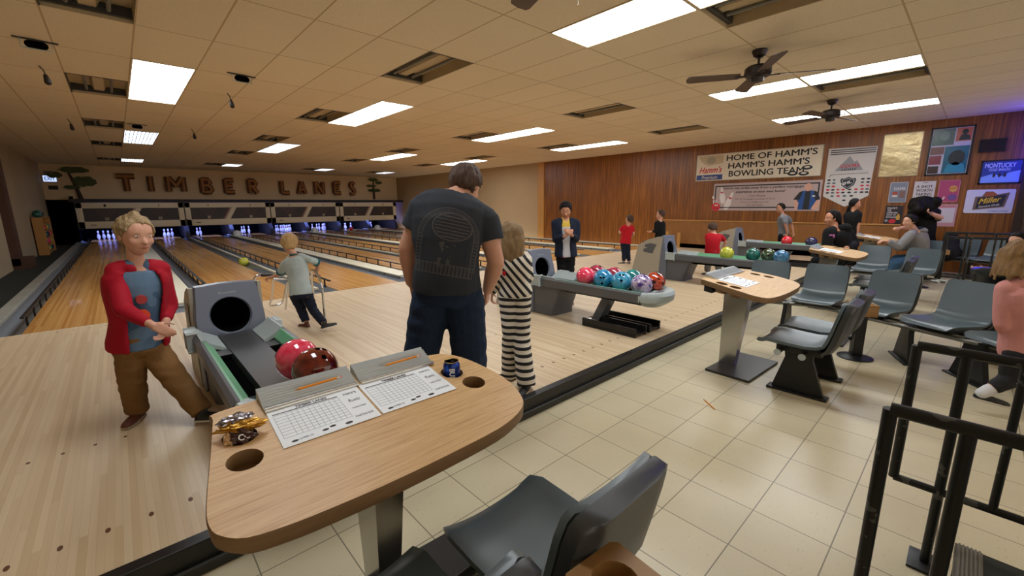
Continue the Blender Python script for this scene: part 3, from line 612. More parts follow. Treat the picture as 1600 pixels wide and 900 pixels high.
# ------------------------------------------------------------ scoring tables
TZ = .83
SL = .15
def tz(y): return TZ+.008-SL*(1.475-y)       # the writing surface slopes down towards the seats
def tilt(bm):
    for v in bm.verts: v.co.z += .008-SL*(1.475-v.co.y)
def lay(t, x, y, rz, h=.001):
    t.location = (x, y, tz(y)+h); t.rotation_euler = (math.atan(SL), 0, rz); return t
def table(label, x):
    t = thing('score_table', label, 'table', (x, 0, 0), group='oak scoring tables')
    # outline from back left, clockwise seen from above
    C1 = [(.135, 1.475), (.30, 1.49), (.60, 1.49), (.88, 1.465), (.945, 1.435), (.985, 1.37), (1.01, 1.27), (1.02, 1.155), (1.0, 1.06), (.965, .995), (.9, .955), (.79, .93), (.6, .922), (.40, .922), (.26, .93), (.185, .938), (.11, .955), (.07, .99), (.055, 1.03), (.06, 1.1), (.095, 1.28), (.125, 1.44)]
    holes_ = [(.159, 1.212), (.169, 1.322), (.901, 1.196), (.874, 1.30)]
    m_ = len(C1); sm = []
    for i in range(m_):      # rounded outline through the points
        p0, p1, p2, p3 = [V3((*C1[(i+k) % m_], 0)) for k in (-1, 0, 1, 2)]
        for t_ in ((0, .33, .67) if (p2-p1).length < .25 else (0,)):
            q = p1 if t_ == 0 else .5*((2*p1)+(p2-p0)*t_+(2*p0-5*p1+4*p2-p3)*t_*t_+(-p0+3*p1-3*p2+p3)*t_**3); sm.append((q.x, q.y))
    C1 = sm
    bm = B(); top = [bm.verts.new((a, b, TZ)) for a, b in C1]; es = [bm.edges.new((top[i], top[(i+1) % len(top)])) for i in range(len(top))]
    for hx, hy in holes_:
        hv = [bm.verts.new((hx+.043*math.cos(k*math.pi/10), hy+.043*math.sin(k*math.pi/10), TZ)) for k in range(20)]
        es += [bm.edges.new((hv[i], hv[(i+1) % 20])) for i in range(20)]
    bmesh.ops.triangle_fill(bm, use_beauty=True, edges=es)
    tilt(bm); part('tabletop', bm, TABLE, t, None)
    bm = B(); n = len(C1); cx_, cy_ = .52, 1.14
    rs = []
    for k, (sc_, z) in enumerate(((1.0, TZ), (1.006, TZ-.006), (1.0, TZ-.038), (.985, TZ-.045))): rs.append([V3((cx_+(a-cx_)*sc_, cy_+(b-cy_)*sc_, z)) for a, b in C1])
    rings(bm, rs, cap=False); tilt(bm); part('rim', bm, TEDGE, t, .6)
    bm = B(); bv = [bm.verts.new((cx_+(a-cx_)*.985, cy_+(b-cy_)*.985, TZ-.045)) for a, b in C1]; bm.faces.new(bv); tilt(bm); part('underside', bm, TEDGE, t, None)
    for hx, hy in holes_:
        bm = B(); c = circ((hx, hy, TZ), XA, YA, .043, n=20); rings(bm, [c, [q-V3((0, 0, .046)) for q in c], circ((hx, hy, TZ-.075), XA, YA, .04, n=20), circ((hx, hy, TZ-.075), XA, YA, .001, n=20)], cap=False); tilt(bm); part('cup_well', bm, TEDGE, t, .6)
    bm = B(); rings(bm, [[V3((a, b, z)) for a, b in ((x0, 1.42), (x1, 1.42), (x1, y0), (x0, y0))] for x0, x1, y0, z in ((.52, .60, 1.29, .02), (.50, .62, 1.21, TZ-.09))]); part('post', bm, STEEL, t, .3)
    bm = B(); box(bm, (.2, 1.1, TZ-.075), (.85, 1.44, TZ-.048), .005); tilt(bm); part('mounting_plate', bm, BLK, t)
    bm = B(); box(bm, (.15, 1.385, TZ-.10), (.9, 1.455, TZ-.048), .004); tilt(bm); part('under_box', bm, BLK, t)
    bm = B(); prism(bm, [(.26, 1.08), (.92, 1.05), (.94, 1.40), (.28, 1.44)], (V3((0, 0, 0)), XA, YA, ZA), .001, .022); bmesh.ops.bevel(bm, geom=list(bm.edges), offset=.004, segments=1); part('base_plate', bm, M('dark_base_plate', '#3a3836', .35, .4), t, .5)
    return t
tb = table('oak topped scoring table nearest the viewer holding two score sheets', 0)
for p, lab in ((1, 'oak scoring table on a steel post beside the grey seats'), (2, 'oak scoring table where the woman in the black hoodie sits'), (3, 'farthest oak scoring table in front of the man in the grey hoodie')): copy_tree(tb, None, (P*p, 0, 0), None, lab)
# clamps, score sheets, pencils
def clamp(x, y, rz, label):
    t = thing('score_sheet_clamp', label, 'clamp', (x, y, TZ+.001), rz, 'ribbed metal sheet holders on the scoring tables')
    bm = B(); pr = [(-.045, 0), (-.045, .004)]
    for k in range(7): pr += [(-.04+k*.011, .010+k*.0035), (-.034+k*.011, .003+k*.0035)]
    pr += [(.045, .034), (.048, .03), (.048, 0)]
    rings(bm, [[V3((x_, a, b)) for a, b in pr] for x_ in (0, .293)]); part('ribbed_bar', bm, ALU, t, None); lay(t, x, y, rz)
    bm = B(); tube(bm, [(0, -.052, .006), (.293, -.052, .006)], .0075, 10); part('front_roll', bm, M('bright_roll', '#dfe4e6', .25, .8), t)
    return t
def sheet(x, y, rz, w_, h_, label, detail=True):
    t = thing('score_sheet', label, 'score sheet', (x, y, TZ+.0015), rz, 'bowling score sheets'); lay(t, x, y, rz, .0015)
    bm = B(); box(bm, (0, -h_, 0), (w_, 0, .0012)); part('paper', bm, WHITE, t, None)
    fr = (V3((0, 0, .0012)), XA, YA, ZA)
    bm = B(); x1 = w_*.73; y0, y1 = -h_*.80, -h_*.20
    for k in range(9): yy = y0+(y1-y0)*k/8; box(bm, (.012, yy, .0013), (x1, yy+.0008, .0016))
    for k in range(12): xx = .012 if k == 0 else .012+(x1-.012)*(.18+.82*(k-1)/10); box(bm, (xx, y0, .0013), (xx+.0008, y1, .0016))
    part('printed_grid', bm, INKG, t, None)
    bm = B(); box(bm, (.012, y1+.006, .0013), (x1, y1+.010, .0016)); part('printed_bar', bm, INK, t, None)
    if detail:
        text(t, 'heading', 'TIMBER LANES', fr, w_*.28, -h_*.14, w_*.62, -h_*.075, INK, ext=.0004, h=.0003, bold=.02)
        text(t, 'small_print', "MIMI'S", fr, w_*.80, -h_*.2, w_*.95, -h_*.14, INK, ext=.0004, h=.0003)
        text(t, 'small_print', 'Rustic', fr, w_*.80, -h_*.42, w_*.94, -h_*.34, INK, ext=.0004, h=.0003, shear=.3)
        text(t, 'small_print', 'MAIN STREET', fr, w_*.79, -h_*.62, w_*.95, -h_*.58, INKG, ext=.0004, h=.0003)
        text(t, 'small_print', 'MARTINI BAR', fr, w_*.76, -h_*.86, w_*.96, -h_*.81, INKG, ext=.0004, h=.0003)
        bm = B()
        for a, b, r in ((.12, .92, .005), (.42, .9, .005), (.5, .87, .005), (.66, .92, .006)): prism(bm, [(w_*a+r*2*math.cos(k*.8), -h_*b+r*math.sin(k*.8)) for k in range(8)], fr, .0001, .0004)
        part('printed_logo', bm, INK, t, None)
        text(t, 'small_print', 'LUMBER CO', fr, w_*.16, -h_*.93, w_*.30, -h_*.89, INKG, ext=.0004, h=.0003)
    return t
PYEL = M('pencil_yellow', '#e08a1e', .4); PFER = M('ferrule', '#c8c6be', .3, .8); PINK_ = M('eraser', '#d98f86', .7)
def pencil(label, a, b):
    a, b = V3(a), V3(b); t = thing('pencil', label, 'pencil', a); d = b-a; u = d.normalized(); z0 = V3((0, 0, 0))
    bm = B(); cyl(bm, u*.015, u*(d.length-.018), .0042, n=6); part('barrel', bm, PYEL, t, None)
    bm = B(); cyl(bm, z0, u*.015, .0006, .0042, n=8); part('tip', bm, TRIMW, t)
    bm = B(); cyl(bm, u*(d.length-.018), u*(d.length-.007), .0044, n=10); part('ferrule', bm, PFER, t)
    bm = B(); cyl(bm, u*(d.length-.007), u*d.length, .004, n=10); part('eraser', bm, PINK_, t)
clamp(.250, 1.45, .0, 'left ribbed metal sheet holder on the nearest table')
clamp(.556, 1.45, -.02, 'right ribbed metal sheet holder on the nearest table')
sheet(.252, 1.402, -.02, .282, .207, 'left score sheet on the nearest table')
sheet(.542, 1.398, -.02, .280, .205, 'right score sheet on the nearest table')
pencil('yellow pencil lying on the left sheet holder of the nearest table', (.345, 1.427, tz(1.427)+.031), (.502, 1.432, tz(1.432)+.031))
pencil('yellow pencil lying on the right sheet holder of the nearest table', (.655, 1.427, tz(1.427)+.031), (.815, 1.430, tz(1.43)+.031))
pencil('orange pencil dropped on the cream tiled floor', (2.95, 1.07, .0045), (3.06, 1.20, .0045))
for p, ds in ((1, [(.25, 1.45, .27)]), (2, [(.25, 1.45, .4)]), (3, [(.25, 1.45, .3)])):
    nm = {1: 'table beside the grey seats', 2: 'table of the woman in the black hoodie', 3: 'table of the man in the grey hoodie'}[p]
    for x, y, w_ in ds: clamp(x+P*p, y, 0, 'ribbed sheet holder on the '+nm)
    sheet(ds[0][0]+P*p, 1.40, -.02, .30, .24, 'white score sheet on the '+nm, detail=(p == 1))
clamp(.556+P, 1.45, -.02, 'second ribbed sheet holder on the table beside the grey seats')
# can and candy wrapper
t = thing('drink_can', 'blue beer can standing in the rear right cup well of the nearest table', 'can', (.874, 1.30, tz(1.30)-.072))
bm = B(); lathe(bm, [(.025, 0), (.03, .006), (.033, .014), (.033, .1), (.031, .108), (.0265, .118)], 28)
part('can_body', bm, M('can_blue', '#16389b', .25, .6, fn=lambda P_: mix((nz(P_[3], 30, 2) > .62), '#12307f', '#2457c4')), t)
bm = B(); lathe(bm, [(.0265, .118), (.0275, .121), (.026, .121), (.0245, .116), (.001, .116)], 28); part('lid', bm, M('can_gold', '#c9b77e', .25, .9), t)
bm = B(); lathe(bm, [(.001, .1165), (.009, .1165), (.009, .119), (.001, .119)], 12, (.004, -.004, 0)); part('pull_tab', bm, STEEL, t)
bm = B(); prism(bm, [(.012*math.cos(k*.63), .007*math.sin(k*.63)-.012) for k in range(10)], (V3((0, 0, .1162)), XA, YA, ZA), 0, .0006); part('mouth_opening', bm, BLACK, t)
dv = V3((-.56, -.83, 0)); sv = V3((.83, -.56, 0))
text(t, 'lettering', 'BUD', (V3((0, 0, 0)), ZA*-1, sv, dv), -.098, -.009, -.05, .012, WHITE, h=.0315, ext=.0015, bold=.012)
def crinkle(name, label, mats, loc, size, seed):
    pass
t = thing('candy_wrapper', 'crumpled gold and brown candy wrappers stuffed in the rear left cup well', 'wrapper', (.169, 1.322, tz(1.322)+.004))
random.seed(3)
def foil(name, mat, c, rx, ry, rz_, seed, lab=None, rot=0):
    bm = B(); bmesh.ops.create_icosphere(bm, subdivisions=4, radius=1)
    for v in bm.verts:
        n_ = noise.noise(v.co*2.2+V3((seed, 0, 0))); m_ = noise.noise(v.co*5+V3((0, seed, 0)))
        q = v.co*(1+.45*n_+.2*m_); q = V3((q.x*rx, q.y*ry, q.z*rz_)); q = Matrix.Rotation(rot, 3, 'Z') @ q; v.co = q+V3(c)
    o = part(name, bm, mat, t, .25); 
    if lab: o['label'] = lab
    return o
GOLDF = M('gold_foil', '#b98a35', .28, .75); SILF = M('silver_foil', '#9a97a0', .2, .9); BRWF = M('brown_wrapper', '#3d2320', .35, .2)
foil('gold_wrapper', GOLDF, (.005, 0, .024), .056, .026, .014, 3, rot=-.25)
foil('silver_wrapper', SILF, (.0, .028, .038), .040, .02, .013, 8, rot=.2)
foil('brown_wrapper', BRWF, (-.002, -.02, .003), .034, .017, .022, 5, rot=-.3)
foil('wrapper_lining', M('cream_foil', '#c9a67c', .4, .3), (-.026, -.014, .0), .015, .013, .02, 6, rot=.4)
text(t, 'lettering', 'OS', (V3((0, 0, 0)), V3((.95, .25, -.1)), V3((-.1, .15, .98)), V3((.1, -.98, .2))), -.014, -.008, .018, .010, WHITE, h=.038, ext=.001, bold=.02)
# ------------------------------------------------------------ chairs (local: faces +Y)
def chair_shell(w_=.43, th=.02, back=False):
    """curved shell from seat front to back top: list of stations (y, z, half width, nx direction)"""
    st = [(.245, .405, .175), (.235, .425, .2), (.19, .435, .213), (.08, .428, .215), (-.06, .422, .212), (-.135, .432, .205), (-.17, .462, .2), (-.19, .51, .2), (-.215, .62, .203), (-.238, .73, .2), (-.25, .785, .188), (-.254, .80, .165)]
    if back: st = [(-.155, .40, .19), (-.185, .435, .198), (-.207, .50, .203), (-.233, .62, .206), (-.256, .73, .204), (-.268, .785, .193), (-.272, .80, .17)]
    bm = B(); nu = 10; R = []
    for k, (y, z, hw) in enumerate(st):
        z *= .95; a = V3((0, *st[max(k-1, 0)][:2])); b = V3((0, *st[min(k+1, len(st)-1)][:2])); d = (b-a).normalized(); nrm = V3((0, -d.z, d.y)) if not back else V3((0, -d.z, d.y))
        # normal pointing up / forward
        nrm = V3((0, d.z, -d.y))
        if nrm.z < 0 and abs(nrm.z) > .3: nrm = -nrm
        if k > 5 or back:
            if nrm.y < 0: nrm = -nrm
        top = []; bot = []
        for i in range(nu+1):
            u = -1+2*i/nu; x = u*hw; dish = (0 if back else (.022 if k < 6 else .010))*(abs(u)**2.5)
            p_ = V3((x, y, z))+nrm*dish; e = th*(1-.35*(abs(u)**8))*(1 if not back else min(1, .35+k*.4)); top.append(p_); bot.append(p_-nrm*e)
        R.append(top+bot[::-1])
    rings(bm, R); return bm
def chair(label, loc, rz, group):
    t = thing('seat', label, 'seat', loc, rz, group)
    part('seat_shell', chair_shell(.43, .03), SEAT, t, 1.0)
    part('back_shell', chair_shell(.43, .055, True), SEAT_SHADED, t, 1.0)
    bm = B(); box(bm, (-.12, -.16, .33), (.12, .14, .385), .01); part('bracket', bm, BLK, t, .5)
    return t
chs = [('grey plastic seat beside the nearest table, at the bottom edge of the photo', .84, .79, 0), ('grey plastic seat under the nearest table, mostly cut by the bottom edge', .33, .79, 0),
       ('grey plastic seat seen from the side beside the second table, nearer one', .40+P, .78, 0), ('grey plastic seat seen from the side, farther one of the pair at the second table', .91+P, .78, 0)]
ch0 = chair(chs[0][0], (chs[0][1], chs[0][2], 0), chs[0][3], 'grey seats facing the lanes')
for l, x, y, rz in chs[1:]: copy_tree(ch0, None, (x, y, 0), rz, l)
def face(dx, dy): return math.atan2(-dx, dy)
rowB = [('first', (5.56, 1.60), (-1, -.08)), ('second', (5.63, 1.07), (-1, .02)), ('third', (5.48, .54), (-.95, .30)), ('fourth', (5.25, .05), (-.85, .52)), ('fifth', (4.92, -.38), (-.72, .69))]
for n_, (x, y), (dx, dy) in rowB: copy_tree(ch0, None, (x, y, 0), face(dx, dy), 'grey seat facing left in the curved row behind the second table, %s from the back' % n_, 'grey seats in the curved row')
for l, x, y, rz in (('grey seat behind the third table by the woman in the black hoodie', .34+2*P, .75, 0), ('second grey seat behind the third table', .84+2*P, .75, 0), ('grey seat behind the third table facing left, first', 5.49+P, 1.05, face(-1, 0)), ('grey seat behind the third table facing left, second', 5.34+P, .53, face(-.95, .3)),
                    ('grey seat under the man in the grey hoodie', .70+3*P, .62, face(-.8, .6)), ('grey seat by the panelled wall, left of the two behind the black railing', 12.08, .12, face(-.95, .3)), ('grey seat by the panelled wall, right of the two behind the black railing', 11.84, -.30, face(-.88, .45))): copy_tree(ch0, None, (x, y, 0), rz, l, 'grey seats in the far groups')
def pedestal(t, x, y, rz, h=.345):
    m = Matrix.Translation((x, y, 0)) @ Matrix.Rotation(rz, 4, 'Z')
    bm = B(); rings(bm, [[m @ V3((a*.02, b, z)) for a, b in ((-1, b0), (1, b0), (1, b1), (-1, b1))] for b0, b1, z in ((-.19, .15, .0), (-.19, .15, .02), (-.10, .08, .28), (-.10, .09, h))]); part('pedestal', bm, BLK, t, .5)
    bm = B(); box(bm, (-.05, -.22, 0), (.05, .18, .018), .005)
    bm.transform(m); part('foot', bm, BLK, t, .5)
def beam(label, pts, legs, rad=.02):
    t = thing('seat_beam', label, 'seat frame', (pts[0][0], pts[0][1], 0), group='seat frames'); o = V3((pts[0][0], pts[0][1], 0))
    for off in (-.07, .09):
        Q = []
        for i, p_ in enumerate(pts):
            a = V3((*pts[max(i-1, 0)], 0)); b = V3((*pts[min(i+1, len(pts)-1)], 0)); d = (b-a).normalized(); nrm = V3((-d.y, d.x, 0)); Q.append(V3((*p_, .33))+nrm*off-o)
        bm = B(); tube(bm, Q, rad, 12); part('beam', bm, BLK if False else M('beam_metal_%d' % len(bpy.data.materials), '#7d7c76', .3, .8), t)
        for q, s in ((Q[0], Q[1]), (Q[-1], Q[-2])):
            d = (q-s).normalized(); bm = B(); cyl(bm, q, q+d*.006, rad*1.25); part('end_cap', bm, LGREY, t)
    for x, y, rz in legs: pedestal(t, x-o.x, y-o.y, rz)
    return t
beam('seat frame with black pedestals under the nearest pair of seats', [(.05, .82), (1.09, .82)], [(.34, .80, 0), (.84, .80, 0)])
beam('seat frame with two black pedestals and round beam ends at the second table', [(.22+P, .80), (1.14+P, .80)], [(.34+P, .78, 0), (.84+P, .78, 0)])
beam('long curved seat frame of the row behind the second table', [(5.44, 1.85), (5.46, 1.58), (5.63, 1.07), (5.36, .53), (5.13, .06), (4.92, -.38), (4.6, -.6)], [(5.48, 1.32, 1.57), (5.44, .79, 1.57), (5.23, .28, 1.95), (4.97, -.15, 2.2)])
beam('seat frame at the third table', [(.2+2*P, .78), (1.08+2*P, .78)], [(.31+2*P, .76, 0), (.8+2*P, .76, 0)])
beam('seat frame under the left facing seats behind the third table', [(5.46+P, 1.3), (5.49+P, 1.05), (5.36+P, .53), (5.2+P, .2)], [(5.46+P, .79, 1.57)])
beam('seat frame at the farthest table', [(.45+3*P, .5), (.95+3*P, .8)], [(.7+3*P, .65, .5)])
beam('seat frame by the panelled wall', [(12.2, .35), (12.08, .12), (11.84, -.3), (11.7, -.5)], [(12, -.05, 1.9)])
WBLK = M('wood_block', '#9a7444', .5, fn=lambda P_: mix(nz(P_[3], 7, 4, (1, 1, 8)), '#7f5c33', '#a8814e'))
def cupblock(label, loc, rz, post=True, round_=False):
    t = thing('cup_holder', label, 'cup holder', (loc[0], loc[1], 0), rz, 'wooden cup holders behind the seats'); z = loc[2]
    if round_:
        for hx in ((0,) if rz < 0 else (-.085, .085)):
            N = 20; sq = [(hx+.085*max(-1, min(1, 1.42*math.cos(a))), .075*max(-1, min(1, 1.42*math.sin(a)))) for a in [2*math.pi*k/N for k in range(N)]]; ci = [(hx+.05*math.cos(2*math.pi*k/N), .05*math.sin(2*math.pi*k/N)) for k in range(N)]
            bm = B(); rings(bm, [[V3((a, b, z-.08)) for a, b in sq], [V3((a, b, z)) for a, b in sq], [V3((a, b, z)) for a, b in ci], [V3((a*1, b, z-.07)) for a, b in ci], [V3((hx, 0, z-.07))]*1+[V3((hx+.0001*k, 0, z-.07)) for k in range(1, N)]], cap=False); part('cup_socket', bm, WBLK, t, .5)
    else:
        bm = B(); box(bm, (-.11, -.085, z-.11), (.11, .085, z-.02), .006)
        part('block', bm, WBLK, t, .5)
        bm = B(); box(bm, (-.11, -.085, z-.03), (-.092, .085, z), .003); box(bm, (.092, -.085, z-.03), (.11, .085, z), .003)
        for k in range(4): box(bm, (-.1, -.085+k*.0505, z-.03), (.1, -.067+k*.0505, z), .003)
        part('divider', bm, WBLK, t, .5)
    if post:
        bm = B(); box(bm, (-.045, -.04, .015), (.045, .04, z-.09), .006); part('post', bm, BLK, t, .5)
        if not round_ and z > .5: bm = B(); tube(bm, [(-.5, .25, .32), (-.32, .18, .26), (-.12, .06, z-.08)], .016, 8, rad=.08); part('arm', bm, BLK, t)
        bm = B(); lathe(bm, [(.14, .002), (.14, .012), (.06, .03)], 18); part('foot', bm, BLK, t)
    else:
        bm = B(); tube(bm, [(0, 0, z-.08), (0, .0, z-.25), (0, .2, .32), (0, .3, .31)], .014, 8, rad=.05); part('arm', bm, BLK, t)
    return t
cupblock('slotted wooden cup holder block behind the seat pair of the second table', (4.99, .60, .535), .5)
cupblock('wooden cup holder behind the nearest seat at the bottom edge of the photo', (.66, .405, .68), -.1, post=False, round_=True)
cupblock('round topped wooden cup holder behind the man in the grey hoodie', (.95+3*P, .33, .6), .2, post=True, round_=True)
cupblock('wooden cup holder left of the black coats by the far seats', (10.1, .52, .45), .3, post=True, round_=True)
cupblock('wooden cup holder between the two far seats behind the railing', (10.35, -.22, .4), .3, post=True)
# ------------------------------------------------------------ railings and steps
def railing(label, x, y0, y1, posts, zt=.90, zl=.33, first_down=False):
    t = thing('handrail', label, 'railing', (x, y0, 0), group='black pipe handrails by the steps')
    bm = B(); tube(bm, [(0, -.0, zt), (0, y1-y0, zt)], .0185, 12); part('top_rail', bm, RAILM, t)
    bm = B(); tube(bm, [(0, 0, zl if not first_down else 0), (0, 0, zt)], .0165, 12); part('post', bm, RAILM, t)
    bm = B(); tube(bm, [(0, 0, zl), (0, y1-y0, zl)], .015, 10); part('lower_rail', bm, RAILM, t)
    for k, yp in enumerate(posts):
        bm = B(); tube(bm, [(0, yp-y0, 0.0 if k == 0 else zl), (0, yp-y0, zt)], .016 if k == 0 else .0125, 12); part('post', bm, RAILM, t)
    bm = B(); box(bm, (-.07, posts[0]-y0-.05, 0), (.07, posts[0]-y0+.05, .012), .003); part('floor_flange', bm, BLK, t)
    return t
railing('black pipe handrail nearest the viewer at the lower right', 1.47, .085, -1.2, [-.062, -.21, -.36, -.7, -1.05], first_down=True)
railing('black pipe handrail on the far side of the steps', 2.23, .085, -1.2, [-.05, -.19, -.34, -.7, -1.05])
railing('black pipe handrail in the distance in front of the far seats', 2.23+2*P+.25, .25, -.9, [.0, -.3, -.6], zt=.93)
railing('second distant black pipe handrail behind the far steps', 2.23+2*P+.6, .28, -.9, [.05, -.25, -.55], zt=.98)
bm = B(); box(bm, (1.5, -.50, 0), (2.2, -.125, .16)); box(bm, (1.5, -3.5, 0), (2.2, -.5, .32)); struct('steps', bm, CARPET)
bm = B()
for k in range(6): box(bm, (1.5, -.185+k*.0105, .160), (2.2, -.179+k*.0105, .168))
box(bm, (1.5, -.19, .158), (2.2, -.118, .163)); box(bm, (1.5, -.124, .13), (2.2, -.118, .163)); struct('step_nosing', bm, NOSE)
bm = B(); box(bm, (2.55, -3.5, 0), (WX-.6, -1.3, .32)); box(bm, (-1.9, -3.5, 0), (1.2, -1.2, .32)); struct('raised_concourse', bm, CARPET)
# ------------------------------------------------------------ ceiling fans
def fan(label, x, y, ang, drop=.34):
    t = thing('ceiling_fan', label, 'ceiling fan', (x, y, CZ), group='bronze ceiling fans')
    bm = B(); lathe(bm, [(.075, 0), (.08, -.01), (.06, -.06), (.03, -.08)]); part('canopy', bm, FANM, t)
    bm = B(); cyl(bm, (0, 0, -.07), (0, 0, -.16), .013); part('downrod', bm, FANM, t)
    bm = B(); lathe(bm, [(.04, -.15), (.11, -.165), (.135, -.19), (.14, -.25), (.12, -.275), (.07, -.285), (.06, -.33), (.02, -.34)]); part('motor', bm, FANM, t)
    for k in range(4):
        a = ang+k*math.pi/2; d = V3((math.cos(a), math.sin(a), 0)); s = V3((-d.y, d.x, 0)); s2 = (s*math.cos(.22)+ZA*math.sin(.22))
        bm = B(); rings(bm, [[d*.1-s*.02+ZA*-.262, d*.1+s*.02+ZA*-.262, d*.1+s*.02+ZA*-.270, d*.1-s*.02+ZA*-.270], [d*.22-s2*.03+ZA*-.262, d*.22+s2*.03+ZA*-.262, d*.22+s2*.03+ZA*-.270, d*.22-s2*.03+ZA*-.270]]); part('blade_iron', bm, FANM, t, None)
        bm = B(); pl = [(.18, -.05), (.2, -.058), (.70, -.075), (.735, -.06), (.75, 0), (.735, .06), (.70, .075), (.2, .058), (.18, .05)]
        rings(bm, [[d*u+s2*v+ZA*(h-.262) for u, v in pl] for h in (0, .008)]); part('blade', bm, BLADE, t, .5)
    bm = B(); tube(bm, [(.05, 0, -.33), (.05, 0, -.52)], .002, 5); part('pull_chain', bm, PFER, t)
    return t
fan('bronze ceiling fan nearest on the right half, in front of the lit panel', 5.50, 1.88, -1.0)
fan('second bronze ceiling fan closer to the panelled wall', 8.95, 1.87, -.25)
fan('ceiling fan of which only a blade tip shows at the top edge', 2.11, 1.76, 1.25)
# brackets and hooks on the ceiling
for k, (x, y) in enumerate(((-.37, 6.68), (1.42, 6.66), (.54, 11.84))):
    n_ = ('leftmost', 'above the approach of lane two', 'farther down the room')[k]
    t = thing('ceiling_bracket', 'small dark metal ceiling bracket holding a lamp, '+n_, 'ceiling bracket', (x, y, CZ), .1, 'ceiling brackets')
    bm = B(); box(bm, (-.16, -.012, -.012), (.16, .012, 0)); part('plate', bm, DARKM, t, None)
    bm = B(); tube(bm, [(-.11, 0, -.005), (-.11, 0, -.09), (.11, 0, -.09), (.11, 0, -.005)], .006, 6); part('yoke', bm, LGREY, t)
    bm = B(); cap(bm, (-.05, 0, -.05), (.05, 0, -.05), .035, .035); part('lamp_body', bm, BLACK, t)
for k, (x, y) in enumerate(((-.42, 7.84), (1.48, 7.84), (-.43, 11.99), (1.46, 11.83))):
    n_ = ('leftmost near', 'near right', 'leftmost far', 'far right')[k]
    t = thing('hanging_spotlight', 'small dark spotlight hanging from the ceiling, '+n_+' one of four', 'spotlight', (x, y, CZ), .1*k, 'small hanging spotlights')
    bm = B(); tube(bm, [(-.03, 0, 0), (0, 0, -.04), (.01, 0, -.09)], .007, 6); part('stem', bm, DARKM, t)
    bm = B(); cap(bm, (.01, 0, -.1), (.02, .01, -.17), .02, .035, 10); part('lamp_head', bm, FANM, t)
# ------------------------------------------------------------ signs on the panelled wall (frame: u to the right, v up)
def sign(name, label, cat, y0, z0, w_, h_, mat, edge=None, th=.012, ew=.015, outline=None, group=None):
    t = thing(name, label, cat, (12.745, y0, z0), group=group); fr = (V3((0, 0, 0)), V3((0, -1, 0)), ZA, V3((-1, 0, 0)))
    bm = B(); prism(bm, outline or [(0, 0), (w_, 0), (w_, h_), (0, h_)], fr, 0, th); part('board', bm, mat, t, None)
    if edge:
        bm = B()
        for a, b in (((0, 0), (w_, ew)), ((0, h_-ew), (w_, h_)), ((0, 0), (ew, h_)), ((w_-ew, 0), (w_, h_))): prism(bm, [(a[0], a[1]), (b[0], a[1]), (b[0], b[1]), (a[0], b[1])], fr, th, th+.008)
        part('frame', bm, edge, t, None)
    return t, (V3((-th, 0, 0)), V3((0, -1, 0)), ZA, V3((-1, 0, 0)))
def blob(t, fr, name, pts, mat, h=.002):
    bm = B(); prism(bm, pts, fr, 0, h); return part(name, bm, mat, t, None)
def el(cx, cz, rx, rz_, n=16, rot=0): return [(cx+rx*math.cos(2*math.pi*k/n)*math.cos(rot)-rz_*math.sin(2*math.pi*k/n)*math.sin(rot), cz+rx*math.cos(2*math.pi*k/n)*math.sin(rot)+rz_*math.sin(2*math.pi*k/n)*math.cos(rot)) for k in range(n)]
CREAM = M('banner_cream', '#d8cdb8', .55); RED = M('print_red', '#c22433', .5); BLUE = M('print_blue', '#28407f', .5); MAUVE = M('banner_mauve', '#b39f9b', .6); GREY_ = M('print_grey', '#8c8d92', .5); NAVYP = M('print_navy', '#1d2026', .5)
t, fr = sign('team_banner', 'cream HOME OF HAMMS bowling team banner, upper left on the panelled wall', 'banner', 5.78, 2.10, 3.08, .74, CREAM, M('thin_frame', '#a89a84', .5))
for k, s in enumerate(("HOME OF HAMM'S", "HAMM'S HAMM'S", 'BOWLING TEAM')): text(t, 'lettering', s, fr, (.84, .90, .93)[k], .52-k*.215, (2.96, 2.82, 2.72)[k], .68-k*.215, INK, bold=.012)
text(t, 'script_lettering', "Hamm's", fr, .10, .22, .74, .40, RED, bold=.012, shear=.35)
blob(t, fr, 'label_band', [(.03, .03), (.76, .03), (.76, .17), (.03, .17)], BLUE); text(t, 'band_lettering', 'Premium', fr, .18, .055, .62, .145, CREAM, h=.003, shear=.2)
blob(t, fr, 'faded_picture', [(.03, .70), (.75, .70), (.75, .48), (.5, .44), (.35, .42), (.2, .5)], M('faded_tan', '#bfae90', .6)); blob(t, fr, 'emblem', el(.42, .57, .13, .1), M('faded_dark', '#a39a86', .6), .003)
for cx, cz in ((2.78, .22), (2.48, .09), (2.72, .08)):
    blob(t, fr, 'puck_drawing', el(cx, cz, .115, .055), NAVYP, .003); blob(t, fr, 'puck_drawing', el(cx, cz+.01, .06, .022), CREAM, .005)
t, fr = sign('mortgage_banner', 'mauve mortgage banner with printed bowling pins, below the cream banner', 'banner', 5.22, 1.26, 2.58, .75, MAUVE)
bm = B()
for a, b in (((.05, .07), (2.53, .1)), ((.05, .66), (2.53, .69)), ((.04, .07), (.07, .69)), ((2.5, .07), (2.53, .69))): prism(bm, [(a[0], a[1]), (b[0], a[1]), (b[0], b[1]), (a[0], b[1])], fr, 0, .002)
part('border', bm, NAVYP, t, None)
text(t, 'heading', "You're one strike away from a perfect mortgage", fr, .25, .565, 2.2, .645, NAVYP, bold=.02, shear=.15); text(t, 'heading', 'experience on your next home!', fr, .6, .46, 1.8, .54, NAVYP, bold=.02, shear=.15)
for s, a, b, z in (('Chris Woods', .95, 1.35, .37), ('VP of Mortgage Lending of River', .6, 1.6, .28), ('chris.woods@river.com', .75, 1.45, .2), ('715-329-7970', .9, 1.3, .12)): text(t, 'small_lettering', s, fr, a, z, b, z+.055, M('print_brown%d' % len(s), '#6a5855', .6))
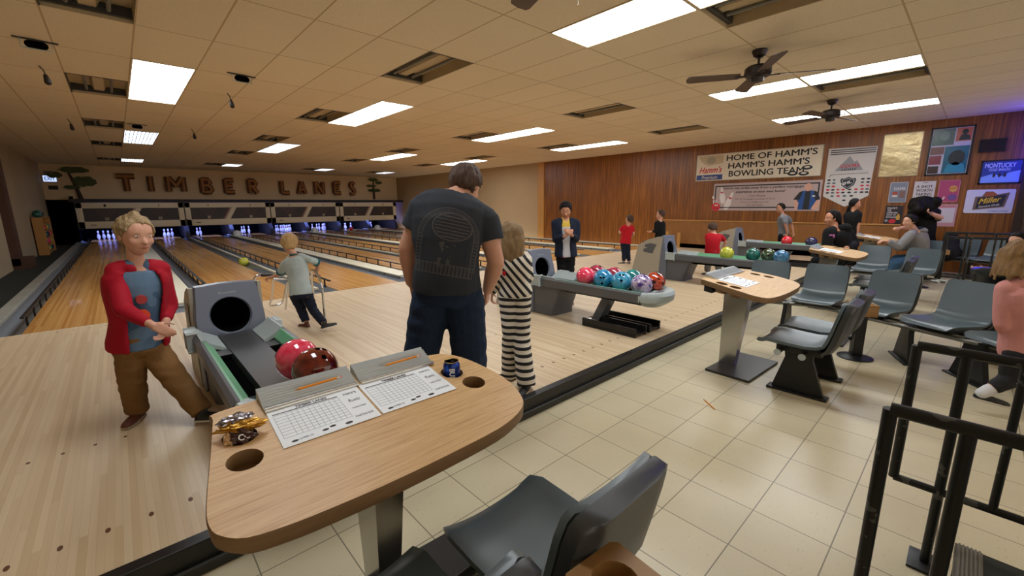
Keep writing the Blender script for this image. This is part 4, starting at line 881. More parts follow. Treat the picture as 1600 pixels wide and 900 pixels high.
def pinart(cx, cz, s, rot):
    pf = [(.0, .0), (.05, .0), (.08, .12), (.09, .2), (.07, .3), (.035, .4), (.04, .47), (.03, .52), (0, .54)]; pf = pf+[(-a, b) for a, b in pf[::-1]]
    cs, sn = math.cos(rot), math.sin(rot); f = lambda q: [(cx+s*(a*cs-b*sn), cz+s*(a*sn+b*cs)) for a, b in q]
    blob(t, fr, 'printed_pin', f(pf), M('pinprint%d' % len(bpy.data.materials), '#d9d2cf', .5)); blob(t, fr, 'pin_stripe', f([(-.045, .34), (.045, .34), (.04, .38), (-.04, .38)]), RED, .004)
pinart(.28, .2, .85, .15); pinart(.35, .02, .95, -.35); pinart(.12, .12, .6, .45)
blob(t, fr, 'printed_ball', el(.09, .1, .12, .12, 20), RED, .005); blob(t, fr, 'ball_spot', el(.08, .15, .025, .02), CREAM, .007); blob(t, fr, 'ball_spot', el(.13, .15, .02, .02), CREAM, .007)
text(t, 'ball_lettering', 'Strike', fr, .02, .05, .16, .085, NAVYP, h=.006)
blob(t, fr, 'printed_shirt', [(2.12, .03), (2.13, .2), (2.05, .3), (2.0, .28), (2.12, .46), (2.25, .5), (2.38, .5), (2.5, .45), (2.57, .3), (2.5, .25), (2.48, .03)], M('shirt_blue', '#1f4a86', .6), .004); blob(t, fr, 'shirt_panel', [(2.22, .03), (2.25, .47), (2.32, .5), (2.36, .47), (2.36, .03)], NAVYP, .006)
blob(t, fr, 'sleeve', [(2.0, .28), (2.12, .46), (2.2, .5), (2.14, .28)], NAVYP, .006); blob(t, fr, 'sleeve', [(2.57, .28), (2.5, .46), (2.42, .5), (2.47, .26)], NAVYP, .006)
FACEP = M('print_face', '#cf9d88', .6); blob(t, fr, 'printed_head', el(2.3, .58, .075, .1), FACEP, .006); blob(t, fr, 'printed_arm', [(2.02, .28), (2.1, .28), (2.12, .05), (2.06, .03)], FACEP, .004); blob(t, fr, 'printed_arm', [(2.5, .26), (2.57, .27), (2.55, .05), (2.46, .03), (2.4, .05)], FACEP, .005); blob(t, fr, 'shirt_logo', el(2.43, .36, .035, .018), CREAM, .008)
# hockey pennant
t, fr = sign('hockey_pennant', 'white pointed hockey pennant with mountain logo and team crests', 'pennant', 2.60, 1.36, .9, 1.36, M('pennant_white', '#c8c3be', .6), th=.006, outline=[(0, .25), (.45, 0), (.86, .25), (.9, 1.34), (.0, 1.36)])
bm = B()
for z in (1.22, 1.265, 1.31): prism(bm, [(.04, z-.01), (.88, z-.012), (.88, z+.008), (.04, z+.01)], fr, 0, .002)
part('stripes', bm, NAVYP, t, None)
blob(t, fr, 'mountain', [(.16, .83), (.42, 1.16), (.52, 1.02), (.56, 1.06), (.7, .83)], GREY_); text(t, 'lettering', 'COORS', fr, .27, .90, .62, .98, RED, h=.004, bold=.012, shear=.15); text(t, 'lettering', 'LIGHT', fr, .3, .83, .58, .885, NAVYP, h=.004, bold=.012)
blob(t, fr, 'stick_line', [(.07, .70), (.10, .755), (.80, .765), (.80, .755), (.11, .745), (.08, .695)], NAVYP); text(t, 'small_lettering', 'OFFICIAL BEER OF THE NHL', fr, .1, .785, .8, .80, GREY_)
sh = [(.30, .62), (.32, .66), (.38, .65), (.45, .69), (.52, .65), (.58, .66), (.60, .62), (.57, .5), (.45, .40), (.33, .5)]; blob(t, fr, 'shield', sh, NAVYP); blob(t, fr, 'shield_inner', [(.45+(a-.45)*.82, .55+(b-.55)*.82) for a, b in sh], GREY_, .004); blob(t, fr, 'shield_core', [(.45+(a-.45)*.7, .55+(b-.55)*.7) for a, b in sh], NAVYP, .006)
text(t, 'lettering', 'NHL', (fr[0], V3((0, -.93, .3)), V3((0, .1, .97)), fr[3]), .38, .38, .60, .45, M('pen_w', '#d8d6d2', .5), h=.008, bold=.02)
random.seed(5); crest = [(a, b) for b in (.63, .555, .48) for a in (.08, .18, .72, .82)]+[(a, b) for b in (.40, .33) for a in (.08, .18, .28, .38, .50, .62, .73, .82)]+[(a, .25) for a in (.18, .3, .42, .55)]+[(.42, .15)]
cm = [NAVYP, RED, NAVYP, M('crest_teal', '#3e5a62', .5), M('crest_grey', '#4c4c55', .5)]
for k, (a, b) in enumerate(crest):
    n_ = random.choice((5, 6, 8, 12)); blob(t, fr, 'team_crest', [(a+(.032+.012*(j % 2))*math.cos(2*math.pi*j/n_+k), b+.022*math.sin(2*math.pi*j/n_+k)) for j in range(n_)], random.choice(cm))
# gold mirror, photo frame and the rest
GOLDM = M('gold_mylar', '#c3ab78', .25, .6, fn=lambda P_: mix(nz(P_[3], 3.5, 4), '#a98f5b', '#d6c79c'), bump=(5, 1.2))
t, fr = sign('foil_poster', 'shiny gold reflective poster on the panelled wall', 'poster', 1.62, 2.01, .65, .92, GOLDM, M('gold_frame', '#a5916a', .4))
t, fr = sign('photo_collage', 'black framed collage of green, orange and teal photos', 'picture', .87, 2.0, .64, .96, M('collage_white', '#b7b7bb', .4), BLK, ew=.03)
for nm, q, m_ in (('green_photo', (.04, .60, .36, .92), '#3c5a4c'), ('orange_photo', (.38, .66, .60, .92), '#b0664b'), ('red_photo', (.04, .22, .22, .40), '#7c2c3a'), ('brown_photo', (.04, .42, .24, .57), '#6a3f3a'), ('dark_photo', (.04, .04, .2, .19), '#3f2f28'), ('teal_photo', (.25, .04, .6, .57), '#16606c')):
    a, b, c_, d_ = q; blob(t, fr, nm, [(a, b), (c_, b), (c_, d_), (a, d_)], M(nm, m_, .2))
DKP = M('photo_dark', '#18262a', .3); blob(t, fr, 'figure_shape', el(.44, .34, .12, .15), DKP, .004); blob(t, fr, 'figure_shape', [(.28, .05), (.32, .2), (.44, .26), (.56, .2), (.59, .05)], M('photo_teal2', '#1f8694', .3), .004); blob(t, fr, 'figure_shape', el(.22, .78, .07, .09), M('photo_green2', '#6f8a72', .3), .004)
blob(t, fr, 'figure_shape', el(.5, .84, .045, .05), DKP, .004); blob(t, fr, 'figure_shape', [(.42, .68), (.45, .78), (.5, .8), (.57, .76), (.59, .68)], DKP, .004)
t, fr = sign('wall_monitor', 'small dark glossy box with a blue reflection high on the wall', 'monitor', .15, 2.41, .36, .24, M('dark_gloss', '#15171d', .1), BLK, th=.06, ew=.012)
t, fr = sign('snack_sign', 'blue snowy sign for cold snacks in a dark frame', 'sign', .07, 1.79, .56, .46, M('sign_blue', '#23407f', .35), BLK, ew=.03)
blob(t, fr, 'snow', [(.03, .03), (.53, .03), (.53, .25), (.4, .22), (.3, .15), (.18, .2), (.03, .14)], M('snow_blue', '#7fa6da', .4)); text(t, 'lettering', 'MONTUCKY', fr, .06, .31, .46, .40, M('sign_wh', '#b9cdea', .4), bold=.012); text(t, 'lettering', 'COLD SNACKS', fr, .12, .25, .40, .30, M('sign_wh2', '#b9cdea', .4), bold=.02)
for k in range(3): blob(t, fr, 'rider_shape', el(.2+k*.07, .17, .02, .04), NAVYP, .004)
t, fr = sign('beer_sign', 'white rounded beer sign with a tilted black plaque on the panelled wall', 'sign', .19, 1.23, .65, .46, M('sign_white', '#c9c9d0', .45), outline=rrect(0, 0, .65, .46, .03))
blob(t, fr, 'plaque', [(.12, .06), (.54, .12), (.58, .40), (.42, .36), (.36, .42), (.26, .42), (.22, .33), (.13, .32)], M('plaque_brown', '#6c5648', .5)); blob(t, fr, 'plaque_face', [(.16, .09), (.51, .14), (.54, .36), (.17, .30)], NAVYP, .005); blob(t, fr, 'emblem', el(.33, .36, .08, .05), M('plaque_orange', '#9a4f22', .5), .004)
text(t, 'lettering', 'Miller', (fr[0], V3((0, -.985, .17)), ZA, fr[3]), .19, .14, .49, .25, M('mill_yellow', '#d2b02e', .5), h=.007, bold=.012, shear=.3); text(t, 'lettering', 'Genuine Draft', (fr[0], V3((0, -.985, .17)), ZA, fr[3]), .2, .07, .48, .105, M('mill_wh', '#d6d2c8', .5), h=.007, bold=.02); text(t, 'lettering', 'TIMBER LANES', fr, .34, .025, .60, .05, BLUE)
def poster(label, y0, z0, w_, h_, col, name='poster', edge=None): return sign(name, label, 'poster', y0, z0, w_, h_, M('paper_'+label[:12].replace(' ', '_'), col, .5), edge, th=.004, group='small posters on the panelled wall')
t, fr = poster('grey blue game night poster, left in the upper row of small posters', 1.385, 1.45, .30, .44, '#767f8c', edge=M('poster_edge', '#a9a6a5', .5))
text(t, 'heading', 'GAME', fr, .07, .27, .26, .33, M('post_wh', '#cfc7c4', .5), bold=.012); blob(t, fr, 'burger', el(.1, .2, .05, .035), M('post_red', '#a5402f', .5)); blob(t, fr, 'burger', el(.1, .14, .05, .02), CREAM); blob(t, fr, 'print_block', [(.17, .1), (.27, .1), (.27, .25), (.17, .25)], M('post_br', '#7b5c55', .5))
t, fr = poster('white poster reading A SHOT WORTH, behind the curly haired person', .99, 1.45, .33, .44, '#c5bfbb')
for k, s in enumerate(('A SHOT', 'WORTH', 'TAKING')): text(t, 'lettering', s, fr, .04, .30-k*.08, .29, .36-k*.08, NAVYP, bold=.02)
blob(t, fr, 'arc', [(.1, .40), (.165, .42), (.24, .40), (.165, .41)], NAVYP)
t, fr = poster('pink purple poster with a yellow burst, upper row of small posters', .61, 1.45, .31, .45, '#a83e63', edge=M('pink_edge', '#b9707a', .5)); blob(t, fr, 'burst', [(.22+.07*(1-.25*(k % 2))*math.cos(k*math.pi/8), .27+.075*(1-.25*(k % 2))*math.sin(k*math.pi/8)) for k in range(16)], M('burst', '#caa04c', .5)); blob(t, fr, 'banana', [(.05, .04), (.09, .04), (.12, .1), (.1, .12), (.08, .07)], CREAM); blob(t, fr, 'print_shape', el(.22, .1, .07, .06), M('purple_pr', '#6b4a80', .5)); text(t, 'lettering', 'HAPPY', fr, .17, .25, .27, .30, RED, h=.004)
t, fr = poster('black poster reading official shot of bowling', 1.40, .95, .29, .43, '#1e191f'); 
for k, s in enumerate(('MALORT:', 'THE', 'OFFICIAL', 'SHOT OF', 'BOWLING')): text(t, 'lettering', s, fr, .03, .36-k*.05, (.20, .1, .22, .19, .2)[k], .395-k*.05, M('mal_w%d' % k, '#d8d0d0', .5), bold=.02)
blob(t, fr, 'ball_print', el(.14, .09, .06, .05), RED); blob(t, fr, 'bottle_print', [(.2, .12), (.26, .12), (.26, .2), (.24, .25), (.22, .25), (.2, .2)], M('bottle_y', '#c79a3a', .5)); blob(t, fr, 'logo_print', el(.04, .1, .03, .03), GREY_)
t, fr = poster('pale pink flyer in the lower row, right of the curly haired person', .62, .95, .34, .46, '#bb8b90'); blob(t, fr, 'flyer_picture', [(.02, .08), (.31, .08), (.31, .38), (.02, .38)], M('flyer_p', '#c7c0c2', .5)); text(t, 'heading', 'KARAOKE', fr, .04, .40, .3, .43, RED)
t = thing('neon_sign', 'violet blue neon tube on the wall at the far right, mostly out of view', 'neon sign', (12.05, -.62, 2.75)); bm = B(); tube(bm, [(0, 0, -.9), (0, 0, .2), (0, -.3, .25)], .014, 8, rad=.05); part('neon_tube', bm, M('neon', '#3a30ff', .4, emit=50), t)
bm = B(); tube(bm, [(.05, -.01, -.9), (.05, -.01, .2)], .01, 6); part('back_rail', bm, BLK, t)
# loose timbers leaning by the wall, bin and coats
t = thing('leaning_board', 'short light board standing by the panelled wall, left one', 'board', (12.5, 6.4, AH)); bm = B(); box(bm, (0, 0, 0), (.03, .09, .48)); part('board', bm, TRIMW, t, None)
t = thing('leaning_board', 'short light board standing by the panelled wall, right one', 'board', (12.5, 6.02, AH)); bm = B(); box(bm, (0, 0, 0), (.03, .09, .46)); part('board', bm, TRIMW, t, None)
t = thing('waste_bin', 'black waste bin with an oval rim behind the fourth seat of the curved row', 'bin', (5.86, -.30, 0)); bm = B(); lathe(bm, [(.19, 0), (.2, .01), (.25, .80), (.262, .82), (.255, .835), (.235, .82), (.21, .3), (.01, .3)], 30); part('bin_body', bm, BLACK if False else M('bin_black', '#0e1012', .35), t)
bm = B(); lathe(bm, [(.225, .70), (.24, .83), (.268, .835), (.268, .80)], 30); part('bag_liner', bm, M('bin_bag', '#12201f', .25), t)
t = thing('coat_pile', 'heap of black coats on the seats right of the man in the grey hoodie', 'coats', at(1478, 412, 8.2)); t.location.z = .47
bm = B()
for a, b, r in ((( -.1, 0, .05), (.1, 0, .3), .17), ((.1, 0, .0), (.3, .1, .12), .16), ((-.2, 0, 0), (0, 0, .1), .15), ((.25, -.1, .0), (.45, 0, .05), .12)): cap(bm, a, b, r, r*.7)
fused('coats', bm, .03, BLACKC, t, 3, (.03, 5, (1, 1, 1)))
# approach dots
DOTM = M('approach_dot', '#5d3a22', .5)
t = B()
for k in range(0, 92): 
    x = -.62+k*.138; prism(t, [(x+.009*math.cos(a), 2.265+.018*math.sin(a)) for a in [2*math.pi*j/12 for j in range(12)]], (V3((0, 0, 0)), XA, YA, ZA), AH, AH+.0006)
for y in (3.2, 6.55):
    for L_ in LN:
        for j in range(5): x = L_+.525+(j-2)*.127*(1 if y > 4 else 1); prism(t, [(x+.009*math.cos(a), y+.012*math.sin(a)) for a in [2*math.pi*q/10 for q in range(10)]], (V3((0, 0, 0)), XA, YA, ZA), AH, AH+.0006)
o = part('approach_dots', t, DOTM, None, None); o['kind'] = 'structure'
# ------------------------------------------------------------ people
def nrm_(v): return V3(v).normalized()
def lerp(a, b, t): return a*(1-t)+b*t
PROF = [(-.13, .80, .95), (-.04, .97, 1.05), (.06, 1.0, 1.03), (.18, .93, .97), (.32, .87, .93), (.5, .95, 1.0), (.66, 1.04, 1.05), (.78, 1.08, .98), (.87, 1.02, .82), (.94, .74, .66), (1.0, .42, .5)]
def torso_rings(J, ww, dd, m=0, t0=-.2, t1=1.1, gap=0, th=.012, belly=0):
    pel, nk = J['pel'], J['neck']; ax = nrm_(nk-pel); lh = nrm_(J['hipR']-J['hipL']); ls = nrm_(J['shR']-J['shL']); R = []
    mid = J.get('mid')
    for t, a, b in PROF:
        if t < t0 or t > t1: continue
        if mid is not None:
            c = pel*(1-t)**2+mid*2*t*(1-t)+nk*t*t if 0 <= t <= 1 else lerp(pel, nk, t); dx = nrm_((mid-pel)*(1-t)+(nk-mid)*t) if 0 <= t <= 1 else ax
        else: c = lerp(pel, nk, t); dx = ax
        x = nrm_(lerp(lh, ls, max(0, min(1, t)))); x = nrm_(x-dx*x.dot(dx)); y = dx.cross(x)   # x right, y = forward
        if y.dot(J['fwd']) < 0: y = -y
        if m and t > .85: a *= 1+.02/ww*.2
        bel = 1+belly*math.exp(-((t-.22)/.2)**2)
        rw, rd = ww*a+m, dd*b*bel+m; n = 22
        if not gap: R.append([c+x*(rw*math.cos(2*math.pi*k/n))+y*(rd*math.sin(2*math.pi*k/n)) for k in range(n)])
        else:
            g = math.radians(gap); an = [math.pi/2+g+(2*math.pi-2*g)*k/n for k in range(n+1)]
            o_ = [c+x*(rw*math.cos(q))+y*(rd*math.sin(q)) for q in an]; i_ = [c+x*((rw-th)*math.cos(q))+y*((rd-th)*math.sin(q)) for q in an]
            R.append(o_+i_[::-1])
    return R
def hand(bm, w, d, pn, s, curl, side, k=1.0):
    """w wrist, d pointing direction, pn palm normal, side +1 right hand / -1 left hand, curl 0..1"""
    d = nrm_(d); pn = nrm_(V3(pn)-d*V3(pn).dot(d)); x = d.cross(pn)*side     # x towards the thumb
    cap(bm, w-d*.02*s, w+d*.012*s, .026*s, .026*s, 12, .75, x)
    for o_ in (-.027, -.009, .009, .027): cap(bm, w+d*.015*s+x*o_*s*.75, w+d*.082*s+x*o_*s, .0125*s, .0118*s, 10)
    cap(bm, w+d*.03*s+x*.02*s-pn*-.006*s, w+d*.055*s+x*.02*s+pn*.008*s, .016*s, .013*s, 10)
    for j, (o_, L) in enumerate(((.029, .92), (.010, 1.0), (-.010, .94), (-.029, .76))):
        p = w+d*(.086-.004*abs(j-1))*s+x*o_*s; a = 0
        for q, (l, r) in enumerate(((.042, .0098), (.027, .0088), (.022, .0078))):
            a += curl*(.75, .95, .7)[q]*1.25*(1+.06*j); e = d*math.cos(a)+pn*math.sin(a); p2 = p+e*(l*L*s); cap(bm, p, p2, r*s*k, r*s*k*.92, 9); p = p2
    p = w+d*.028*s+x*.03*s+pn*.006*s; a = .75
    for l, r in ((.036, .0125), (.03, .0105), (.024, .009)):
        e = nrm_(d*math.cos(a)+x*math.sin(a)+pn*(.25+.5*curl)); p2 = p+e*l*s; cap(bm, p, p2, r*s, r*s*.9, 9); p = p2; a -= .3
def head_frame(f, u):
    f = nrm_(f); u = nrm_(V3(u)-f*V3(u).dot(f)); return f, u, f.cross(u)
def head(bm, c, f, u, H):
    f, u, r = head_frame(f, u); A = (r, f, u)
    ell(bm, c+(f*-.03+u*.09)*H, A, (.335*H, .405*H, .40*H))
    ell(bm, c+(f*.09-u*.10)*H, A, (.285*H, .285*H, .33*H))
    ell(bm, c+(f*.16-u*.30)*H, A, (.19*H, .19*H, .17*H)); ell(bm, c+(f*.24-u*.385)*H, A, (.09*H, .08*H, .07*H))
    ell(bm, c+(f*.275+u*.10)*H, A, (.22*H, .07*H, .06*H))            # brow
    cap(bm, c+(f*.335+u*.02)*H, c+(f*.42-u*.11)*H, .035*H, .055*H, 10); ell(bm, c+(f*.385-u*.12)*H, A, (.075*H, .05*H, .04*H))   # nose
    ell(bm, c+(f*.335-u*.215)*H, A, (.10*H, .06*H, .05*H)); ell(bm, c+(f*.325-u*.265)*H, A, (.09*H, .055*H, .035*H))
    for s in (-1, 1):
        ell(bm, c+(r*.16*s+f*.25-u*.10)*H, A, (.11*H, .09*H, .10*H))   # cheeks
        ell(bm, c+(r*.335*s-f*.02-u*.02)*H, (nrm_(r*s*.9-f*.4), nrm_(f+r*s*.4), u), (.03*H, .075*H, .12*H))   # ears
def face_parts(body, c, f, u, H, off, brow=H_BROWN, glasses=False):
    f, u, r = head_frame(f, u); A = (r, f, u)
    for s in (-1, 1):
        e = c+(r*.135*s+f*.315+u*.035)*H
        bm = B(); ell(bm, e-off, A, (.052*H, .028*H, .024*H), 10); part('eye', bm, EYEW, body, 3)
        bm = B(); ell(bm, e+f*.012*H-off-u*.004*H, A, (.022*H, .02*H, .022*H), 8); part('iris', bm, EYED, body, 3)
        bm = B(); cap(bm, e+(r*-.055*s+f*.03+u*.085)*H-off, e+(r*.065*s+f*.012+u*.08)*H-off, .012*H, .008*H, 8); part('eyebrow', bm, brow, body, 3)
        if glasses:
            bm = B(); R_ = .075*H; x_, y_ = r, u; cc = e+f*.07*H-off; tube(bm, [cc+x_*(R_*math.cos(a))+y_*(R_*.8*math.sin(a)) for a in [2*math.pi*k/12 for k in range(13)]], .008*H, 6); cap(bm, cc+r*s*R_, cc+r*s*.15*H-f*.33*H, .007*H, .007*H, 6); part('glasses_frame', bm, BLK, body, 3)
    bm = B(); cap(bm, c+(r*-.07+f*.375-u*.243)*H-off, c+(r*.07+f*.375-u*.243)*H-off, .014*H, .014*H, 8); ell(bm, c+(f*.385-u*.245)*H-off, A, (.05*H, .02*H, .022*H), 8); part('lips', bm, LIP, body, 3)
def hair_cap(bm, c, f, u, H, g=1.0, cut=.12, low=-.32, fringe=0):
    f, u, r = head_frame(f, u); A = (r, f, u); t = B()
    ell(t, c+(f*-.045+u*.115)*H, A, (.37*H*g, .43*H*g, .415*H*g), 20)
    ell(t, c+(f*-.16-u*.08)*H, A, (.30*H*g, .27*H*g, .30*H*g), 16) if low < -.25 else None
    # trim the face side and the nape
    for pc, pn in (((f*cut+u*.16)*H, nrm_(f*1.0-u*(.48-fringe))), ((u*low)*H, -u), ((f*.04-u*.09)*H, nrm_(f*.6-u*.9))):
        geo = list(t.verts)+list(t.edges)+list(t.faces)
        rr = bmesh.ops.bisect_plane(t, geom=geo, plane_co=c+pc, plane_no=pn, clear_outer=True)
        es = [e for e in rr['geom_cut'] if isinstance(e, bmesh.types.BMEdge)]
        if es: bmesh.ops.holes_fill(t, edges=[e for e in t.edges if e.is_boundary], sides=0)
    m = bpy.data.meshes.new('x'); t.to_mesh(m); t.free(); bm.from_mesh(m); bpy.data.meshes.remove(m)
def tufts(bm, c, f, u, H, n, seed, r=.045, g=1.0, cut=.16, low=-.3, lift=.0):
    random.seed(seed); f, u, rr = head_frame(f, u); k = 0
    for q in range(n*4):
        z = random.uniform(-.75, 1); a = random.uniform(0, 2*math.pi); w_ = math.sqrt(1-z*z); d = rr*(w_*math.cos(a))+f*(w_*math.sin(a))+u*z
        p = (rr*(w_*math.cos(a)*.365)+f*(w_*math.sin(a)*.42-.045)+u*(z*.41+.115))*g
        if (p-(f*cut+u*.16)).dot(nrm_(f*1.0-u*.48)) > -.03 or p.dot(u) < low+.04: continue
        tdir = nrm_(f*.55-u*.75+rr*random.uniform(-.3, .3)) if z < .8 else nrm_(f+rr*random.uniform(-.6, .6)); tdir = nrm_(tdir-d*tdir.dot(d)+d*lift); L = random.uniform(.07, .14)
        if p.dot(f) < -.1: tdir = nrm_(-u+rr*random.uniform(-.3, .3)-d*(-u).dot(d)*.8)
        cap(bm, c+(p-d*.01)*H, c+(p+tdir*L+d*.012)*H, r*H, r*H*.45, 7); k += 1
        if k >= n: break
def strands(bm, c, f, u, H, n, length, spread, seed, r=.022, a0=60, a1=300, sway=V3((0, 0, 0))):
    random.seed(seed); f, u, rr = head_frame(f, u)
    for k in range(n):
        a = math.radians(a0+(a1-a0)*(k+random.random()*.6)/n); d = f*math.cos(a)+rr*math.sin(a); L = length*(.85+.3*random.random())
        p0 = c+(d*.16+u*.46)*H; p1 = c+(d*.37+u*.22)*H; p2 = c+(d*.42-u*.1)*H
        p3 = p2+V3((0, 0, -L*.5))+d*(spread*.4*H)+sway*.4; p4 = p2+V3((0, 0, -L))+d*(spread*H*(.4+.5*random.random()))+sway
        tube(bm, [p0, p1, p2, lerp(p2, p3, .5), p3, lerp(p3, p4, .5), p4], [r*H*.8, r*H*1.9, r*H*2, r*H*1.9, r*H*1.8, r*H*1.4, r*H*.7], 7)
def person(label, J, H, s, ww, dd, cat='person', group=None, skin_=SKIN, top=None, sleeve='short', bottom=None, shoe=(SHOEB, SHOEB), hair=None, face=True, vox=.007, hands=None, leg=(.078, .056, .048), arm=(.045, .038, .026), hem=(-.05, 1.0), extra=None, brow=None, belly=0, top_m=.012, pants_low=.035, glasses=False, flare=0, sleeve_cut=.62):
    base = V3(((J['anL'].x+J['anR'].x)/2, (J['anL'].y+J['anR'].y)/2, min(J['anL'].z, J['anR'].z)-.07*s))
    t = thing('person', label, 'person', base, group=group); off = V3(base)
    f, u = J['face'], J['up']; c = J['head']
    bm = B(); head(bm, c, f, u, H)
    fh, uh, rh = head_frame(f, u); cap(bm, J['neck']-V3((0, 0, .02*s)), c-uh*.22*H-fh*.08*H, .058*s, .05*s, 14)
    rings(bm, torso_rings(J, ww, dd, belly=belly))
    a0, a1, a2 = [q*s for q in arm]
    for q in 'LR':
        cap(bm, J['sh'+q], J['el'+q], a0*1.05, a1, 14); cap(bm, J['el'+q], lerp(J['el'+q], J['wr'+q], .35), a1*.98, a1*1.02, 14); cap(bm, lerp(J['el'+q], J['wr'+q], .3), J['wr'+q], a1*1.02, a2, 14)
        cap(bm, lerp(J['neck'], J['sh'+q], .25), J['sh'+q], .055*s, a0*1.15, 14)
        cap(bm, J['hip'+q], J['kn'+q], leg[0]*s, leg[1]*s, 16); cap(bm, J['kn'+q], lerp(J['kn'+q], J['an'+q], .4), leg[1]*s, leg[1]*s*.98, 14); cap(bm, lerp(J['kn'+q], J['an'+q], .35), J['an'+q], leg[1]*s*.97, .036*s, 14)
        td = nrm_(J['toe'+q]); cap(bm, J['an'+q]-V3((0, 0, .03*s)), J['an'+q]+td*.12*s-V3((0, 0, .045*s)), .033*s, .025*s, 12)
        hd = (hands or {}).get(q, {}); w_ = J['wr'+q]; dv = hd.get('d', nrm_(w_-J['el'+q])); hand(bm, w_, dv, hd.get('pn', J['fwd']*.3-nrm_(J['sh'+q]-J['neck'])), s*1.0, hd.get('curl', .45), 1 if q == 'R' else -1, 1.0)
    bmesh.ops.translate(bm, verts=bm.verts, vec=-off)
    body = fused('body', bm, vox, skin_, t, 3)
    if face: face_parts(body, c, f, u, H, off, brow or H_BROWN, glasses)
    if bottom:
        bm = B(); rings(bm, torso_rings(J, ww*1.0, dd*1.02, .010*s, t1=.2, belly=belly))
        for q in 'LR':
            td = nrm_(J['kn'+q]-J['an'+q]); lo = J['an'+q]+td*pants_low*s
            cap(bm, J['hip'+q], J['kn'+q], leg[0]*s*1.10, leg[1]*s*1.20, 16); md = lerp(J['kn'+q], lo, .5)
            cap(bm, J['kn'+q], md, leg[1]*s*1.20, leg[1]*s*(1.12+flare*.5), 16); x, y, d = basis(lo-md)
            rings(bm, [circ(md, x, y, leg[1]*s*(1.10+flare*.5)), circ(lo, x, y, leg[2]*s*(1.15+flare))])
        bmesh.ops.translate(bm, verts=bm.verts, vec=-off)
        fused('trousers', bm, vox*1.05, bottom, t, 3, (.009*s, 9/s, (1, 1, 2.2)))
    if top:
        bm = B(); rings(bm, torso_rings(J, ww, dd, top_m*s+.006, t0=hem[0], t1=hem[1], belly=belly))
        for q in 'LR':
            cap(bm, lerp(J['neck'], J['sh'+q], .35), J['sh'+q], .062*s, a0*1.35, 14)
            if sleeve == 'short':
                e = lerp(J['sh'+q], J['el'+q], sleeve_cut); x, y, d = basis(e-J['sh'+q]); rings(bm, [circ(J['sh'+q]-d*.01, x, y, a0*1.38, n=18), circ(e, x, y, a1*1.62, n=18)])
            else:
                e = lerp(J['el'+q], J['wr'+q], .93); cap(bm, J['sh'+q], J['el'+q], a0*1.35, a1*1.4, 14); x, y, d = basis(e-J['el'+q]); cap(bm, J['el'+q], lerp(J['el'+q], e, .1), a1*1.4, a1*1.4); rings(bm, [circ(J['el'+q], x, y, a1*1.4, n=18), circ(e, x, y, a2*1.5, n=18)])
        bmesh.ops.translate(bm, verts=bm.verts, vec=-off)
        fused('top', bm, vox*1.05, top, t, 3, (.010*s, 7/s, (1, 1, .9)))
    for q, sm in zip('LR', shoe):
        td = nrm_(J['toe'+q]); a = J['an'+q]; dn = J.get('sole'+q, V3((0, 0, -1))); sd = td.cross(dn)
        bm = B(); 
        for hw, y0, y1, z0, z1 in ((.036, -.055, .17, -.062, -.03),): pass
        st = [(-.065, .024, .030), (-.05, .034, .055), (0, .037, .075), (.05, .040, .064), (.11, .046, .05), (.155, .045, .044), (.185, .036, .036), (.203, .018, .022)]
        R = []
        for y, hw, hh in st:
            cc = a+td*y*s+dn*.068*s; R.append([cc+sd*(hw*s*math.cos(k*math.pi/8))-dn*(hh*s*math.sin(k*math.pi/8)) for k in range(9)])
        rings(bm, [r_ for r_ in R]); cap(bm, a+dn*.02*s, a-dn*.012*s, .04*s, .041*s)
        bmesh.ops.translate(bm, verts=bm.verts, vec=-off); sh = fused('shoe', bm, vox*.8, sm, t, 2)
        bm = B(); ol = [(-.07, .022), (-.05, .037), (0, .038), (.06, .041), (.12, .046), (.165, .042), (.195, .024), (.205, .0)]; pl = [(y, w_) for y, w_ in ol]+[(y, -w_) for y, w_ in ol[-2::-1]]
        rings(bm, [[a+td*y*s+sd*w_*s+dn*h*s-off for y, w_ in pl] for h in (.063, .078)]); part('sole', bm, SOLE if sm is not SHOEBR else M('gum_sole', '#a8977c', .6), sh, .5)
    if hair:
        bm = B(); hair[1](bm); bmesh.ops.translate(bm, verts=bm.verts, vec=-off); fused('hair', bm, hair[2] if len(hair) > 2 else .008, hair[0], t, 2, (.008, 34, (1, 1, .45)))
    if extra: extra(t, off)
    return t
def RR(x, z, y=0): return CR*x+UP*z+CF*y        # direction: right, up, away as seen by the viewer
def joints(D, px, face, up, fwd, toes, dflt=0):
    J = {}
    for k, v in px.items(): J[k] = at(v[0], v[1], D+(v[2] if len(v) > 2 else 0))
    J['face'] = RR(*face); J['up'] = RR(*up); J['fwd'] = RR(*fwd); J['toeL'] = RR(*toes[0]); J['toeR'] = RR(*toes[1]); return J
def bones(n, J):
    g = lambda a, b: (J[a]-J[b]).length
    print('BONES %s: shw %.2f hipw %.2f torso %.2f upR %.2f foR %.2f upL %.2f foL %.2f thR %.2f shR %.2f thL %.2f shL %.2f anLz %.2f anRz %.2f headz %.2f' % (n, g('shL', 'shR'), g('hipL', 'hipR'), g('pel', 'neck'), g('shR', 'elR'), g('elR', 'wrR'), g('shL', 'elL'), g('elL', 'wrL'), g('hipR', 'knR'), g('knR', 'anR'), g('hipL', 'knL'), g('knL', 'anL'), J['anL'].z, J['anR'].z, J['head'].z))
